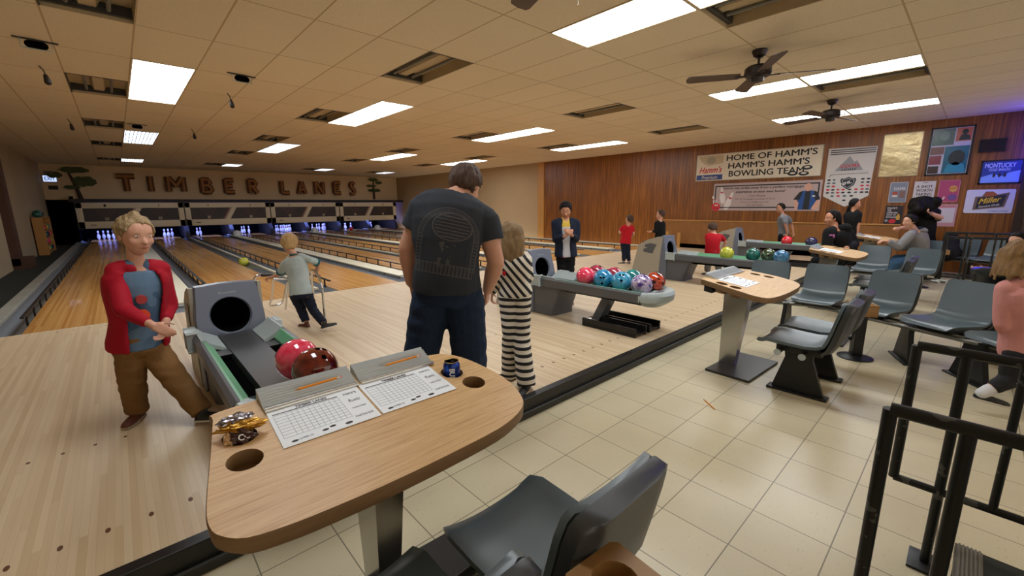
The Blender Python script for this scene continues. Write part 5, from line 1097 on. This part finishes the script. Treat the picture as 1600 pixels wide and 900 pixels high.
# 1 boy in the red jacket, stepping to the right
J = joints(2.44, dict(head=(212, 368), neck=(212, 414), pel=(218, 536), shL=(250, 420, .10), shR=(180, 424, -.07), elL=(266, 478, .13), wrL=(258, 506, .02), elR=(192, 484, -.16), wrR=(238, 508, -.20), hipL=(236, 540, .05), hipR=(203, 541, -.04), knL=(274, 592, .0), anL=(316, 643, -.02), knR=(207, 596, -.03), anR=(214, 640, .03)), (.9, -.16, -.38), (0, 1, .05), (.72, 0, -.6), ((.9, .12, -.1), (.25, 0, -.9)))
bones('boy1', J)
def tee1(P_):
    x, y, z, v = P_; return mix(nz(v, 4, 2) > .52, '#3e5a76', '#56708a')
TEE1 = M('blue_tee', '#47617c', .8, fn=tee1, bump=(70, .2))
def jacket1(t, off):
    bm = B(); R = torso_rings(J, .112, .085, .040, t0=-.05, t1=.97, gap=38, th=.02); rings(bm, R)
    s = .74
    for q in 'LR':
        cap(bm, lerp(J['neck'], J['sh'+q], .6), J['sh'+q], .05, .054, 14); cap(bm, J['sh'+q], J['el'+q], .052, .044, 14); e = lerp(J['el'+q], J['wr'+q], .8 if q == 'R' else .6); cap(bm, J['el'+q], e, .043, .032, 14)
    tube(bm, [lerp(J['neck'], J['shR'], .45)+V3((0, 0, -.01))+RR(.06, 0, -.03), lerp(J['neck'], J['shR'], .5)+RR(-.02, .02, .02), J['neck']+RR(-.07, .0, .03), J['neck']+RR(.0, .0, .075), lerp(J['neck'], J['shL'], .5)+V3((0, 0, .0))+RR(.0, 0, .0)], .024, 10)
    bmesh.ops.translate(bm, verts=bm.verts, vec=-off); fused('jacket', bm, .009, REDC, t, 4, (.012, 7, (1, 1, .7)))
    F = nrm_(J['fwd']); ax = nrm_(J['neck']-J['pel']); sd = F.cross(ax)
    for tt, r_, m_ in ((.60, .026, M('print_red1', '#a83a3a', .7)), (.40, .036, M('print_orange', '#f0512d', .6))):
        c_ = lerp(J['pel'], J['neck'], tt)+F*(.10+.018)-off; bm = B(); rings(bm, [[c_+F*h+sd*(r_*math.cos(k*.3927))+ax*(r_*math.sin(k*.3927)) for k in range(16)] for h in (-.05, .004)]); part('shirt_print', bm, m_, t, None)
    for k_ in (-1, 1):
        pass
person('boy in an open red jacket, blue shirt and brown trousers stepping to the right', J, .225, .74, .112, .082, top=TEE1, bottom=KHAKI, shoe=(SHOEB, SHOEBR), vox=.0062, hem=(-.12, .97), arm=(.042, .036, .028), sleeve_cut=.3, leg=(.10, .078, .072), pants_low=.0,
       hair=(H_BLOND, lambda bm: ((tufts(bm, J['head'], J['face'], J['up'], .225, 150, 0), None)[1] or hair_cap(bm, J['head'], J['face'], J['up'], .225, 1.0, .16, -.2), cap(bm, J['head']+nrm_(J['face'])*.075+V3((0, 0, .092))+RR(-.02, 0, 0), J['head']+nrm_(J['face'])*.02+V3((0, 0, .112)), .012, .03)), .006), extra=jacket1, hands={'R': dict(d=RR(.85, -.35, -.1), pn=RR(0, -.5, .6), curl=.25), 'L': dict(d=RR(-.1, -.9, -.3), curl=.5)}, brow=H_BLOND)
# 2 small boy leaning on the walker
J2 = joints(4.5, dict(head=(452, 381, .05), neck=(461, 398), pel=(470, 458, -.05), shL=(444, 413, .05), shR=(485, 406, -.03), elL=(437, 429, .12), wrL=(422, 434, .2), elR=(498, 411, .05), wrR=(494, 427, .18), hipL=(462, 462), hipR=(480, 461), knL=(472, 486, .05), anL=(479, 505, .02), knR=(489, 484, .02), anR=(507, 506, -.22)), (-.45, -.25, .85), (.0, 1, .25), (-.3, 0, .95), ((-.85, 0, .35), (.75, .12, .55)))
bones('boy2', J2)
TIE = M('tie_dye_tee', '#a9b7b8', .85, fn=lambda P_: mix(nz(P_[3], 6, 4, None, None, .6), '#8fa3a6', '#c6cfce'), bump=(60, .2))
def trim2(t, off):
    for q in 'LR':
        d = nrm_(J2['el'+q]-J2['sh'+q]); e = lerp(J2['sh'+q], J2['el'+q], .78)-off; bm = B(); x, y, d = basis(d); R_ = .047
        rings(bm, [circ(e-d*.012, x, y, R_, n=18), circ(e+d*.008, x, y, R_*.98, n=18)]); part('sleeve_trim', bm, TEALC, t, 1)
    bm = B(); f_, u_, r_ = head_frame(J2['neck']-J2['pel'], V3((0, 0, 1))); x, y, d = basis(J2['neck']-J2['pel']); c_ = J2['neck']-off; tube(bm, circ(c_, x, y, .045, n=16)+[circ(c_, x, y, .045, n=16)[0]], .010, 8); part('collar', bm, TEALC, t)
person('small fair haired boy in a pale tie dye shirt pushing a chrome walker', J2, .215, .62, .108, .075, top=TIE, bottom=NAVYC, shoe=(SHOEBR, SHOEB), vox=.0075, hem=(-.12, .97), leg=(.092, .068, .058), arm=(.045, .038, .03), sleeve_cut=.8,
       hair=(H_FAIR, lambda bm: (tufts(bm, J2['head'], J2['face'], J2['up'], .215, 120, 1), None)[1] or hair_cap(bm, J2['head'], J2['face'], J2['up'], .215, 1.04, .12, -.34), .008), extra=trim2, hands={'L': dict(d=RR(-.9, -.2, .3), pn=RR(0, -.8, 0), curl=.8), 'R': dict(d=RR(.2, -.4, .9), pn=RR(-.2, -.8, 0), curl=.8)}, brow=H_FAIR)
# walker the boy pushes
t = thing('walking_frame', 'chrome walking frame pushed by the small fair haired boy', 'walking frame', at(450, 490, 4.75)); t.location.z = AH
o = V3(t.location)
g = lambda u, v, D, z=None: (lambda q: V3((q.x, q.y, q.z if z is None else z))-o)(at(u, v, D))
bm = B(); tube(bm, [g(393, 470, 4.55, AH+.01), g(394, 440, 4.6), g(402, 430, 4.62), g(452, 428, 5.1), g(445, 472, 5.25, AH+.03)], .0125, 10, rad=.08); part('side_frame', bm, CHROME, t)
bm = B(); tube(bm, [g(507, 491, 4.5, AH+.01), g(503, 444, 4.5), g(494, 424, 4.52), g(486, 422, 4.95), g(490, 470, 5.2, AH+.01)], .0125, 10, rad=.08); part('side_frame', bm, CHROME, t)
bm = B(); tube(bm, [g(427, 436, 4.85), g(425, 466, 4.95), g(420, 479, 4.95), g(441, 475, 5.15), g(449, 440, 5.1)], .011, 10, rad=.05); part('front_loop', bm, CHROME, t)
bm = B(); tube(bm, [g(427, 436, 4.85), g(449, 436, 5.1), g(490, 430, 5.0)], .011, 10); part('cross_bar', bm, CHROME, t)
bm = B(); cap(bm, g(410, 430, 4.66), g(425, 429, 4.82), .018, .018); part('hand_grip', bm, BLK, t)
# 3 man in the charcoal shirt seen from behind, bending forward
J3 = joints(2.42, dict(head=(727, 290, .14), neck=(707, 304, .06), pel=(700, 458, -.02), mid=(694, 370, -.10), shL=(661, 326, .0), shR=(757, 344, .02), elL=(636, 388, .02), wrL=(642, 440, .10), elR=(775, 410, .0), wrR=(762, 452, .12), hipL=(675, 467), hipR=(725, 467), knL=(659, 548, .02), anL=(649, 636, .02), knR=(733, 552, .02), anR=(742, 634, .02)), (.35, -.55, .8), (.25, .85, .45), (0, 0, 1), ((-.25, 0, .95), (.25, 0, .95)))
bones('man', J3)
c3 = lerp(J3['shL'], J3['shR'], .5); x3 = nrm_(J3['shR']-J3['shL']); y3 = nrm_(J3['neck']-J3['pel']); y3 = nrm_(y3-x3*y3.dot(x3)); b3 = V3(((J3['anL'].x+J3['anR'].x)/2, (J3['anL'].y+J3['anR'].y)/2, min(J3['anL'].z, J3['anR'].z)-.07))
def teeman(P_):
    x, y, z, v = P_
    def dot(a, c_): return x*a.x+y*a.y+z*a.z-(c_-b3).dot(a)
    U = dot(x3, c3)-.0; Vv = dot(y3, c3); k = .0022
    # oval with bars
    eu, ev = (U-.015)/.105, (Vv+.085)/.072; r = (eu*eu+ev*ev).sqrt(); oval = ((r-1).abs() < .045)
    bars = (((Vv+.02*U)/.018).frac() < .38)*(r < .9)
    # arch of ticks
    au, av = U/.165, (Vv+.14)/.155; ar = S.m('SQRT', au*au+S.m('MAXIMUM', av, 0)*S.m('MAXIMUM', av, 0)); ang = S.m('ARCTAN2', S.m('MAXIMUM', av, 0), au)
    ring = ((ar-1).abs() < .012)+((ar-.84).abs() < .012)
    tick = S.m('MULTIPLY', (ar < 1)*(ar > .84), ((ang*14).frac() < .22)*(av > 0)+(((Vv/.018).frac()) < .2)*(av < 0))
    lim = (Vv > -.31)*(S.m('ABSOLUTE', U) < .17)
    low = ((Vv+.315).abs() < .03)*(S.m('ABSOLUTE', U) < .16)*(((U/.021).frac() > .45)+(((Vv+.315).abs() > .024)))
    mid_ = (nz(v, 26, 2) > .60)*(((U+.0)*(U+.0)+(Vv+.235)*(Vv+.235)) < .005)
    msk = S.m('MINIMUM', oval+bars+(ring+tick)*lim+low*.6+mid_*.8, 1.0)
    base = mulc(mix(.5, '#2e3239', '#2e3239'), nz(v, 5, 3)*.25+.85)
    # print sits only on the back
    back = (x*CF.x+y*CF.y+z*0) < ((c3-b3).dot(CF)+.02)
    return mix(msk*back*.8, base, '#55504f')
TEEM = M('charcoal_tee', '#262a31', .85, fn=teeman, bump=(60, .2), spec=.25)
def jeans3(t, off):
    for s_, q in ((-1, 'L'), (1, 'R')):
        c_ = J3['hip'+q]-CF*.135+V3((0, 0, .01))-off; bm = B(); pl = [(-.05, .06), (.05, .06), (.055, -.03), (0, -.065), (-.055, -.03)]
        rings(bm, [[c_+CR*(a+s_*.015)+UP*b+CF*h for a, b in pl] for h in (.0, .05)]); bmesh.ops.bevel(bm, geom=list(bm.edges), offset=.006, segments=1); part('back_pocket', bm, M('pocket_denim', '#24334c', .85), t, .6)
person('man in a charcoal printed shirt and dark jeans seen from behind, bending forward', J3, .245, 1.0, .178, .118, top=TEEM, bottom=DENIM, vox=.0075, hem=(.05, .985), arm=(.060, .050, .034), leg=(.112, .088, .075), belly=.08, top_m=.02, sleeve_cut=.5, pants_low=.02,
       hair=(H_BROWN, lambda bm: (tufts(bm, J3['head'], J3['face'], J3['up'], .245, 130, 2), None)[1] or hair_cap(bm, J3['head'], J3['face'], J3['up'], .245, 1.03, .14, -.24), .008), hands={'L': dict(d=RR(.05, -.95, .2), pn=RR(.9, 0, .2), curl=.55), 'R': dict(d=RR(-.1, -.95, .2), pn=RR(-.9, 0, .2), curl=.5)}, extra=None)
# 4 girl in striped clothes
J4 = joints(2.98, dict(head=(797, 372, .0), neck=(803, 396, -.02), pel=(805, 458), shL=(785, 404, -.02), shR=(820, 402, .02), elL=(777, 434, -.02), wrL=(770, 456, .08), elR=(826, 434, .05), wrR=(808, 449, .18), hipL=(795, 462), hipR=(814, 462), knL=(798, 523, .0), anL=(797, 583, .08), knR=(815, 527, -.02), anR=(822, 599, -.10)), (-.8, -.2, .35), (0, 1, 0), (-.75, 0, .5), ((-.9, 0, .1), (-.25, 0, -.6)))
bones('girl', J4)
def stripes(ax, per, duty=.45, a='#d9d2c6', b='#15161d'):
    def f_(P_):
        x, y, z, v = P_; q = x*ax.x+y*ax.y+z*ax.z+nz(v, 5, 2)*.012; return mix((q/per).frac() < duty, a, b)
    return f_
STRP = M('striped_trousers', '#d8d2c8', .85, fn=stripes(V3((0, 0, 1)), .051), bump=(60, .2)); STRT = M('striped_sweater', '#d8d2c8', .85, fn=stripes(nrm_(RR(.75, .6, 0)), .043), bump=(60, .2))
def red4(t, off):
    bm = B(); c_ = lerp(J4['pel'], J4['neck'], .55)-nrm_(RR(.5, 0, 1))*.096-off+CR*-.03; ell(bm, c_, (CR, CF, UP), (.012, .02, .018)); part('red_patch', bm, REDS, t)
person('girl with long blond brown hair in black and white striped sweater and trousers', J4, .215, .74, .108, .078, top=STRT, sleeve='long', bottom=STRP, vox=.0068, hem=(-.1, .97), leg=(.094, .07, .062), flare=.35, pants_low=-.02, arm=(.045, .038, .03),
       hair=(H_LONG, lambda bm: (hair_cap(bm, J4['head'], J4['face'], J4['up'], .215, 1.03, .1, -.34), strands(bm, J4['head'], J4['face'], J4['up'], .215, 34, .15, .03, 4, .024, 70, 290)), .006), hands={'L': dict(d=RR(-.2, -.9, .3), pn=RR(.9, 0, 0), curl=.5)}, extra=red4, brow=H_BLOND)
# 5 boy in a navy jacket looking at his hands
J5 = joints(5.67, dict(head=(884, 328, -.02), neck=(883, 343), pel=(884, 399), shL=(900, 350, .0), shR=(869, 350, .0), elL=(900, 373, -.04), wrL=(893, 367, -.2), elR=(869, 374, -.04), wrR=(883, 369, -.2), hipL=(890, 402), hipR=(878, 402), knL=(889, 432), anL=(889, 466, .05), knR=(879, 432), anR=(879, 468, .03)), (-.15, -.45, -.85), (-.1, 1, -.1), (-.1, 0, -1), ((.25, 0, -.9), (-.1, 0, -.95)))
J5['anL'] = at(887, 466, 5.6); bones('boy3', J5)
def tee5(P_):
    x, y, z, v = P_; return mix((z+x*.3) > .86, mix((z-x*.2) > .55, '#b92f2f', '#c9c6c6'), '#d0a93a')
TEE5 = M('tricolour_tee', '#c9c6c6', .8, fn=lambda P_: mix((P_[2] > .66)*1.0, '#b8262b', mix((P_[2] > 1.06)*1.0, '#c4c2c6', '#c8a83a')))
def jacket5(t, off):
    bm = B(); rings(bm, torso_rings(J5, .125, .09, .035, t0=-.05, t1=.97, gap=20, th=.02))
    for q in 'LR': cap(bm, lerp(J5['neck'], J5['sh'+q], .5), J5['sh'+q], .06, .066); cap(bm, J5['sh'+q], J5['el'+q], .064, .052); cap(bm, J5['el'+q], lerp(J5['el'+q], J5['wr'+q], .8), .046, .036)
    bmesh.ops.translate(bm, verts=bm.verts, vec=-off); fused('jacket', bm, .011, NAVYC, t, 3, (.01, 7, (1, 1, .7)))
person('boy in a navy jacket over a white and red shirt looking down at his hands', J5, .215, .82, .125, .085, skin_=SKIN2, top=TEE5, bottom=BLACKC, shoe=(M('maroon_shoe', '#5e3040', .6), M('maroon_shoe2', '#5e3040', .6)), vox=.008, hem=(-.12, .97), leg=(.09, .066, .055),
       hair=(H_BLACK, lambda bm: (tufts(bm, J5['head'], J5['face'], J5['up'], .215, 90, 3), None)[1] or hair_cap(bm, J5['head'], J5['face'], J5['up'], .215, 1.03, .2, -.2), .009), extra=jacket5, hands={'L': dict(d=RR(-.5, .5, -.3), pn=RR(-.5, 0, .5), curl=.5), 'R': dict(d=RR(.5, .5, -.3), pn=RR(.5, 0, .5), curl=.4)})
# 6 small child in red near the panelled wall
J6 = joints(9.45, dict(head=(983.5, 343.5), neck=(981, 352), pel=(977, 380), shL=(973, 355), shR=(988, 355), elL=(968, 364, .05), wrL=(969, 358, .15), elR=(990, 366, .02), wrR=(984, 372, .15), hipL=(974, 382), hipR=(981, 382), knL=(975, 396), anL=(974.5, 409), knR=(981.5, 396), anR=(983, 409)), (-.6, 0, .7), (0, 1, 0), (-.4, 0, .9), ((-.9, 0, .2), (-.3, 0, .8)))
bones('k6', J6)
person('small child in a red shirt and dark trousers standing before the panelled wall', J6, .21, .62, .112, .08, top=REDS, bottom=NAVYC, vox=.012, hem=(-.1, .97), leg=(.09, .068, .06), arm=(.05, .042, .034), hair=(H_FAIR if False else H_BROWN, lambda bm: (tufts(bm, J6['head'], J6['face'], J6['up'], .21, 60, 3, .06), None)[1] or hair_cap(bm, J6['head'], J6['face'], J6['up'], .21, 1.03, .12, -.3), .013), shoe=(M('grey_shoe', '#6a6055', .6),)*2)
# 7 child in black sweater behind the third return
J7 = joints(9.3, dict(head=(1032, 335.5), neck=(1031, 345), pel=(1032, 375), shL=(1025, 349, -.05), shR=(1037, 349, .05), elL=(1024, 361, -.08), wrL=(1018, 362, -.1), elR=(1037, 362, .05), wrR=(1030, 368, .05), hipL=(1029, 377), hipR=(1035, 377), knL=(1029, 392), anL=(1029, 408), knR=(1035, 392), anR=(1035, 408)), (-.9, -.1, .3), (0, 1, 0), (-.9, 0, .3), ((-.9, 0, .2), (-.9, 0, .2)))
person('child in a black sweater facing left behind the third ball return', J7, .21, .66, .115, .08, top=BLACKC, sleeve='long', bottom=BLACKC, vox=.012, hem=(-.1, .97), leg=(.088, .066, .056), hair=(H_BROWN, lambda bm: (tufts(bm, J7['head'], J7['face'], J7['up'], .21, 60, 3, .06), None)[1] or hair_cap(bm, J7['head'], J7['face'], J7['up'], .21, 1.03, .14, -.25), .013))
# 8 child in red bending over the third return
J8 = joints(7.75, dict(head=(1113, 357, .08), neck=(1115, 366, .03), pel=(1113, 395), mid=(1113, 378, -.06), shL=(1106, 370, .0), shR=(1127, 370, .02), elL=(1105, 383, .06), wrL=(1112, 388, .22), elR=(1134, 378, .05), wrR=(1130, 388, .12), hipL=(1108, 397), hipR=(1120, 397), knL=(1106, 413), anL=(1105, 426), knR=(1122, 413), anR=(1124, 428)), (-.2, -.5, .8), (-.1, .8, .5), (0, 0, 1), ((-.3, 0, .9), (.2, 0, .9)))
bones('k8', J8)
person('child in a red shirt and grey trousers bending over the third ball return', J8, .21, .68, .125, .085, top=REDS, bottom=GREYC, vox=.010, hem=(-.1, .97), leg=(.098, .075, .066), arm=(.046, .038, .03), sleeve_cut=.7, hair=(H_BROWN, lambda bm: (tufts(bm, J8['head'], J8['face'], J8['up'], .21, 60, 3, .06), None)[1] or hair_cap(bm, J8['head'], J8['face'], J8['up'], .21, 1.03, .12, -.3), .011), hands={'R': dict(d=RR(0, -.9, .3), pn=RR(0, -.3, .9), curl=.3)})
# 9 boy in grey shirt behind the farthest return
J9 = joints(9.9, dict(head=(1219.5, 325.5), neck=(1223, 336), pel=(1224, 366), shL=(1222, 340, -.12), shR=(1232, 341, .1), elL=(1228, 354, -.15), wrL=(1230, 365, -.15), elR=(1237, 352, .15), wrR=(1239, 362, .12), hipL=(1221, 369, -.05), hipR=(1228, 369, .05), knL=(1219, 386), anL=(1222, 404), knR=(1228, 387), anR=(1231, 405)), (-.95, -.12, -.1), (0, 1, 0), (-.95, 0, -.1), ((-.9, 0, 0), (-.9, 0, 0)))
bones('k9', J9)
person('boy in glasses and a grey shirt standing behind the farthest ball return', J9, .22, .82, .11, .09, top=M('grey_tee', '#75767a', .8), bottom=BLACKC, skin_=SKIN2, vox=.011, hem=(-.1, .97), glasses=True, hair=(H_BLACK, lambda bm: (tufts(bm, J9['head'], J9['face'], J9['up'], .22, 60, 3, .06), None)[1] or hair_cap(bm, J9['head'], J9['face'], J9['up'], .22, 1.04, .14, -.22), .012), hands={'L': dict(d=RR(-.2, -.9, 0), curl=.3)})
# 10 woman in black hoodie seated at the third table
J10 = joints(6.5, dict(head=(1300, 341, .05), neck=(1305, 356), pel=(1315, 404, .05), shL=(1296, 363, -.12), shR=(1322, 360, .18), elL=(1292, 385, -.15), wrL=(1306, 390, -.22), elR=(1334, 382, .1), wrR=(1322, 388, -.18), hipL=(1308, 407, -.12), hipR=(1320, 404, .12), knL=(1276, 408, -.15), anL=(1284, 455, -.1), knR=(1284, 405, .2), anR=(1290, 450, .2)), (-.95, -.1, .15), (0, 1, 0), (-.95, 0, -.1), ((-.9, 0, 0), (-.9, 0, 0)))
bones('w10', J10)
HOODB = cloth('black_hoodie', '#121316')
def hoodx(t, off):
    bm = B(); c_ = lerp(J10['shL'], J10['elL'], .25)-off-CF*.055; ell(bm, c_, (CR, CF, UP), (.05, .02, .055), 12); part('pink_print', bm, M('pink_print', '#a55aa0', .7), t)
    bm = B(); c_ = J10['neck']-off+RR(.10, -.0, -.06); ell(bm, c_, (CR, CF, UP), (.10, .08, .07)); part('hood', bm, HOODB, t)
person('woman in a black hoodie with dark tied hair seated at the third table', J10, .235, .95, .17, .13, top=HOODB, sleeve='long', bottom=BLACKC, vox=.010, hem=(-.1, .97), arm=(.062, .055, .036), leg=(.095, .07, .05), skin_=SKIN2, belly=.1, top_m=.03,
       hair=(H_BLACK, lambda bm: ((tufts(bm, J10['head'], J10['face'], J10['up'], .235, 60, 3, .06), None)[1] or hair_cap(bm, J10['head'], J10['face'], J10['up'], .235, 1.06, .1, -.3), cap(bm, J10['head']+RR(.08, .0, 0), J10['head']+RR(.13, -.12, 0), .06, .035)), .010), extra=hoodx, hands={'R': dict(d=RR(-.5, -.3, -.5), pn=RR(0, -1, 0), curl=.3), 'L': dict(d=RR(.3, -.2, -.2), pn=RR(0, -1, 0), curl=.3)})
# 11 girl in black by the pennant
J11 = joints(8.6, dict(head=(1336, 319), neck=(1333, 329), pel=(1330, 366), shL=(1341, 334, -.06), shR=(1325, 335, .06), elL=(1341, 349, -.08), wrL=(1340, 364, -.1), elR=(1322, 350, .08), wrR=(1324, 364, .05), hipL=(1334, 369), hipR=(1326, 369), knL=(1334, 392), anL=(1334, 417), knR=(1327, 392), anR=(1327, 417)), (.85, -.05, -.5), (0, 1, 0), (.6, 0, -.75), ((.7, 0, -.6), (.5, 0, -.8)))
bones('g11', J11)
person('girl in a black top with tied back hair standing in front of the pennant', J11, .22, .88, .125, .085, top=BLACKC, sleeve='short', bottom=BLACKC, vox=.010, hem=(-.1, .97), skin_=SKIN2, hair=(H_BLACK, lambda bm: (hair_cap(bm, J11['head'], J11['face'], J11['up'], .22, 1.03, .1, -.25), cap(bm, J11['head']+RR(-.08, -.05, .03), J11['head']+RR(-.11, -.16, .04), .035, .02)), .010), sleeve_cut=.9)
# 12 curly haired person leaning forward
J12 = joints(8.6, dict(head=(1444, 322, -.05), neck=(1446, 334), pel=(1447, 384), shL=(1461, 341, -.05), shR=(1427, 343, -.02), elL=(1470, 340, -.3), wrL=(1456, 334, -.3), elR=(1418, 356, -.15), wrR=(1408, 356, -.35), hipL=(1452, 388), hipR=(1440, 388), knL=(1452, 404), anL=(1452, 420), knR=(1440, 404), anR=(1440, 420)), (-.2, -.6, -.75), (-.1, .8, -.3), (-.1, 0, -1), ((0, 0, -1), (0, 0, -1)))
bones('p12', J12)
person('person with big dark curly hair in black behind the seated man in the hoodie', J12, .225, .95, .16, .11, top=BLACKC, sleeve='short', bottom=BLACKC, vox=.011, hem=(-.1, .97), arm=(.058, .048, .034), sleeve_cut=.5,
       hair=(H_BLACK, lambda bm: (ell(bm, J12['head']+RR(.0, .01, .03), (CR, CF, UP), (.25, .2, .19)), [ell(bm, J12['head']+RR(.22*math.cos(a), -.03+.14*math.sin(a), -.02+.1*math.cos(3*a)), (CR, CF, UP), (.085, .09, .09)) for a in [k*.55 for k in range(12)]]), .014), face=False, hands={'R': dict(d=RR(-.8, -.1, -.2), pn=RR(.2, 0, .6), curl=.5)})
# 13 man in grey hoodie seated at the farthest table
J13 = joints(7.75, dict(head=(1421, 346), neck=(1430, 360), pel=(1440, 405), shL=(1421, 369, -.15), shR=(1442, 368, .15), elL=(1404, 386, -.2), wrL=(1386, 377, -.15), elR=(1413, 386, .12), wrR=(1394, 378, .1), hipL=(1432, 408, -.1), hipR=(1443, 406, .1), knL=(1397, 411, -.2), anL=(1386, 437, -.1), knR=(1402, 405, .15), anR=(1392, 434, .2)), (-.95, -.1, -.05), (0.05, 1, 0), (-.95, 0, 0), ((-.9, 0, 0), (-.9, 0, 0)))
bones('m13', J13)
def hood13(t, off):
    bm = B(); ell(bm, J13['neck']-off+RR(.09, -.0, -.0), (CR, CF, UP), (.08, .13, .06)); part('hood', bm, HOODG, t)
    bm = B(); ell(bm, J13['neck']-off+RR(.07, .025, -.0), (CR, CF, UP), (.06, .09, .045)); part('hood_lining', bm, NAVYC, t)
person('man in a grey hoodie and jeans seated at the farthest table', J13, .24, 1.0, .165, .12, top=HOODG, sleeve='long', bottom=DENIM2, vox=.010, hem=(-.05, .97), arm=(.058, .05, .034), leg=(.095, .075, .055), top_m=.025, hair=(H_BLACK, lambda bm: (tufts(bm, J13['head'], J13['face'], J13['up'], .24, 80, 3, .06), None)[1] or hair_cap(bm, J13['head'], J13['face'], J13['up'], .24, 1.03, .16, -.2), .010), extra=hood13, hands={'L': dict(d=RR(-.9, .1, .1), pn=RR(0, -1, 0), curl=.5), 'R': dict(d=RR(-.9, .1, .1), pn=RR(0, -1, 0), curl=.5)})
H_LONGD = hairm('wavy_brown_hair', '#463120', '#94703f')
# 14 girl in pink at the right edge
J14 = joints(2.72, dict(head=(1592, 402, .05), neck=(1600, 436), pel=(1602, 545), shL=(1572, 450, -.0), shR=(1645, 452, .1), elL=(1566, 505, .0), wrL=(1590, 540, .15), elR=(1660, 505, .15), wrR=(1640, 545, .2), hipL=(1590, 552, -.03), hipR=(1618, 552, .05), knL=(1578, 592, -.02), anL=(1536, 614, -.1), knR=(1612, 612, .0), anR=(1625, 668, -.05)), (.5, -.1, .8), (0, 1, 0), (.4, 0, .85), ((.75, -.12, -.5), (.6, 0, .4)))
bones('g14', J14)
FLOR = M('floral_leggings', '#111114', .8, fn=lambda P_: mix((nz(P_[3], 9, 1) > .66), mix(.5, '#0f0f12', '#131316'), '#c9a9a6'))
def sock14(t, off):
    bm = B(); a = J14['anL']-off; d = nrm_(J14['knL']-J14['anL']); cap(bm, a-d*.005, a+d*.045, .036, .038); part('sock', bm, M('white_sock', '#cfd0d2', .8), t)
J14['anL'] = at(1536, 614, 2.72); J14['anR'].z = .075; J14['anL'].z = max(.09, J14['anL'].z)
person('girl with wavy brown hair in a pink top and floral leggings at the right edge', J14, .205, .68, .125, .093, top=PINKC, sleeve='long', bottom=FLOR, vox=.0075, hem=(-.13, .97), leg=(.098, .07, .055), arm=(.058, .05, .04), pants_low=.09, top_m=.03,
       hair=(H_LONGD, lambda bm: (hair_cap(bm, J14['head'], J14['face'], J14['up'], .215, 1.05, .1, -.34), strands(bm, J14['head'], J14['face'], J14['up'], .215, 30, .12, .10, 9, .030, 60, 300, RR(-.03, 0, -.02))), .007), extra=sock14, face=True)
# 15 person in black further back at the right
J15 = joints(4.9, dict(head=(1591, 378), neck=(1585, 396), pel=(1572, 452), shL=(1578, 404, -.15), shR=(1592, 402, .15), elL=(1562, 428, -.2), wrL=(1540, 424, -.15), elR=(1588, 430, .15), wrR=(1556, 430, .1), hipL=(1565, 455, -.1), hipR=(1580, 452, .1), knL=(1535, 452, -.1), anL=(1532, 500, -.1), knR=(1545, 448, .15), anR=(1540, 490, .15)), (-.9, -.2, -.1), (0, 1, 0), (-.9, 0, 0), ((-.9, 0, 0), (-.9, 0, 0)))
bones('p15', J15)
person('person in dark clothes sitting behind the girl in pink at the right edge', J15, .22, .85, .15, .11, top=BLACKC, sleeve='long', bottom=BLACKC, vox=.011, hem=(-.1, .97), skin_=SKIN, hair=(H_BLACK, lambda bm: (hair_cap(bm, J15['head'], J15['face'], J15['up'], .22, 1.03, .14, -.3), strands(bm, J15['head'], J15['face'], J15['up'], .22, 14, .12, .1, 3, .034, 80, 280)), .010))
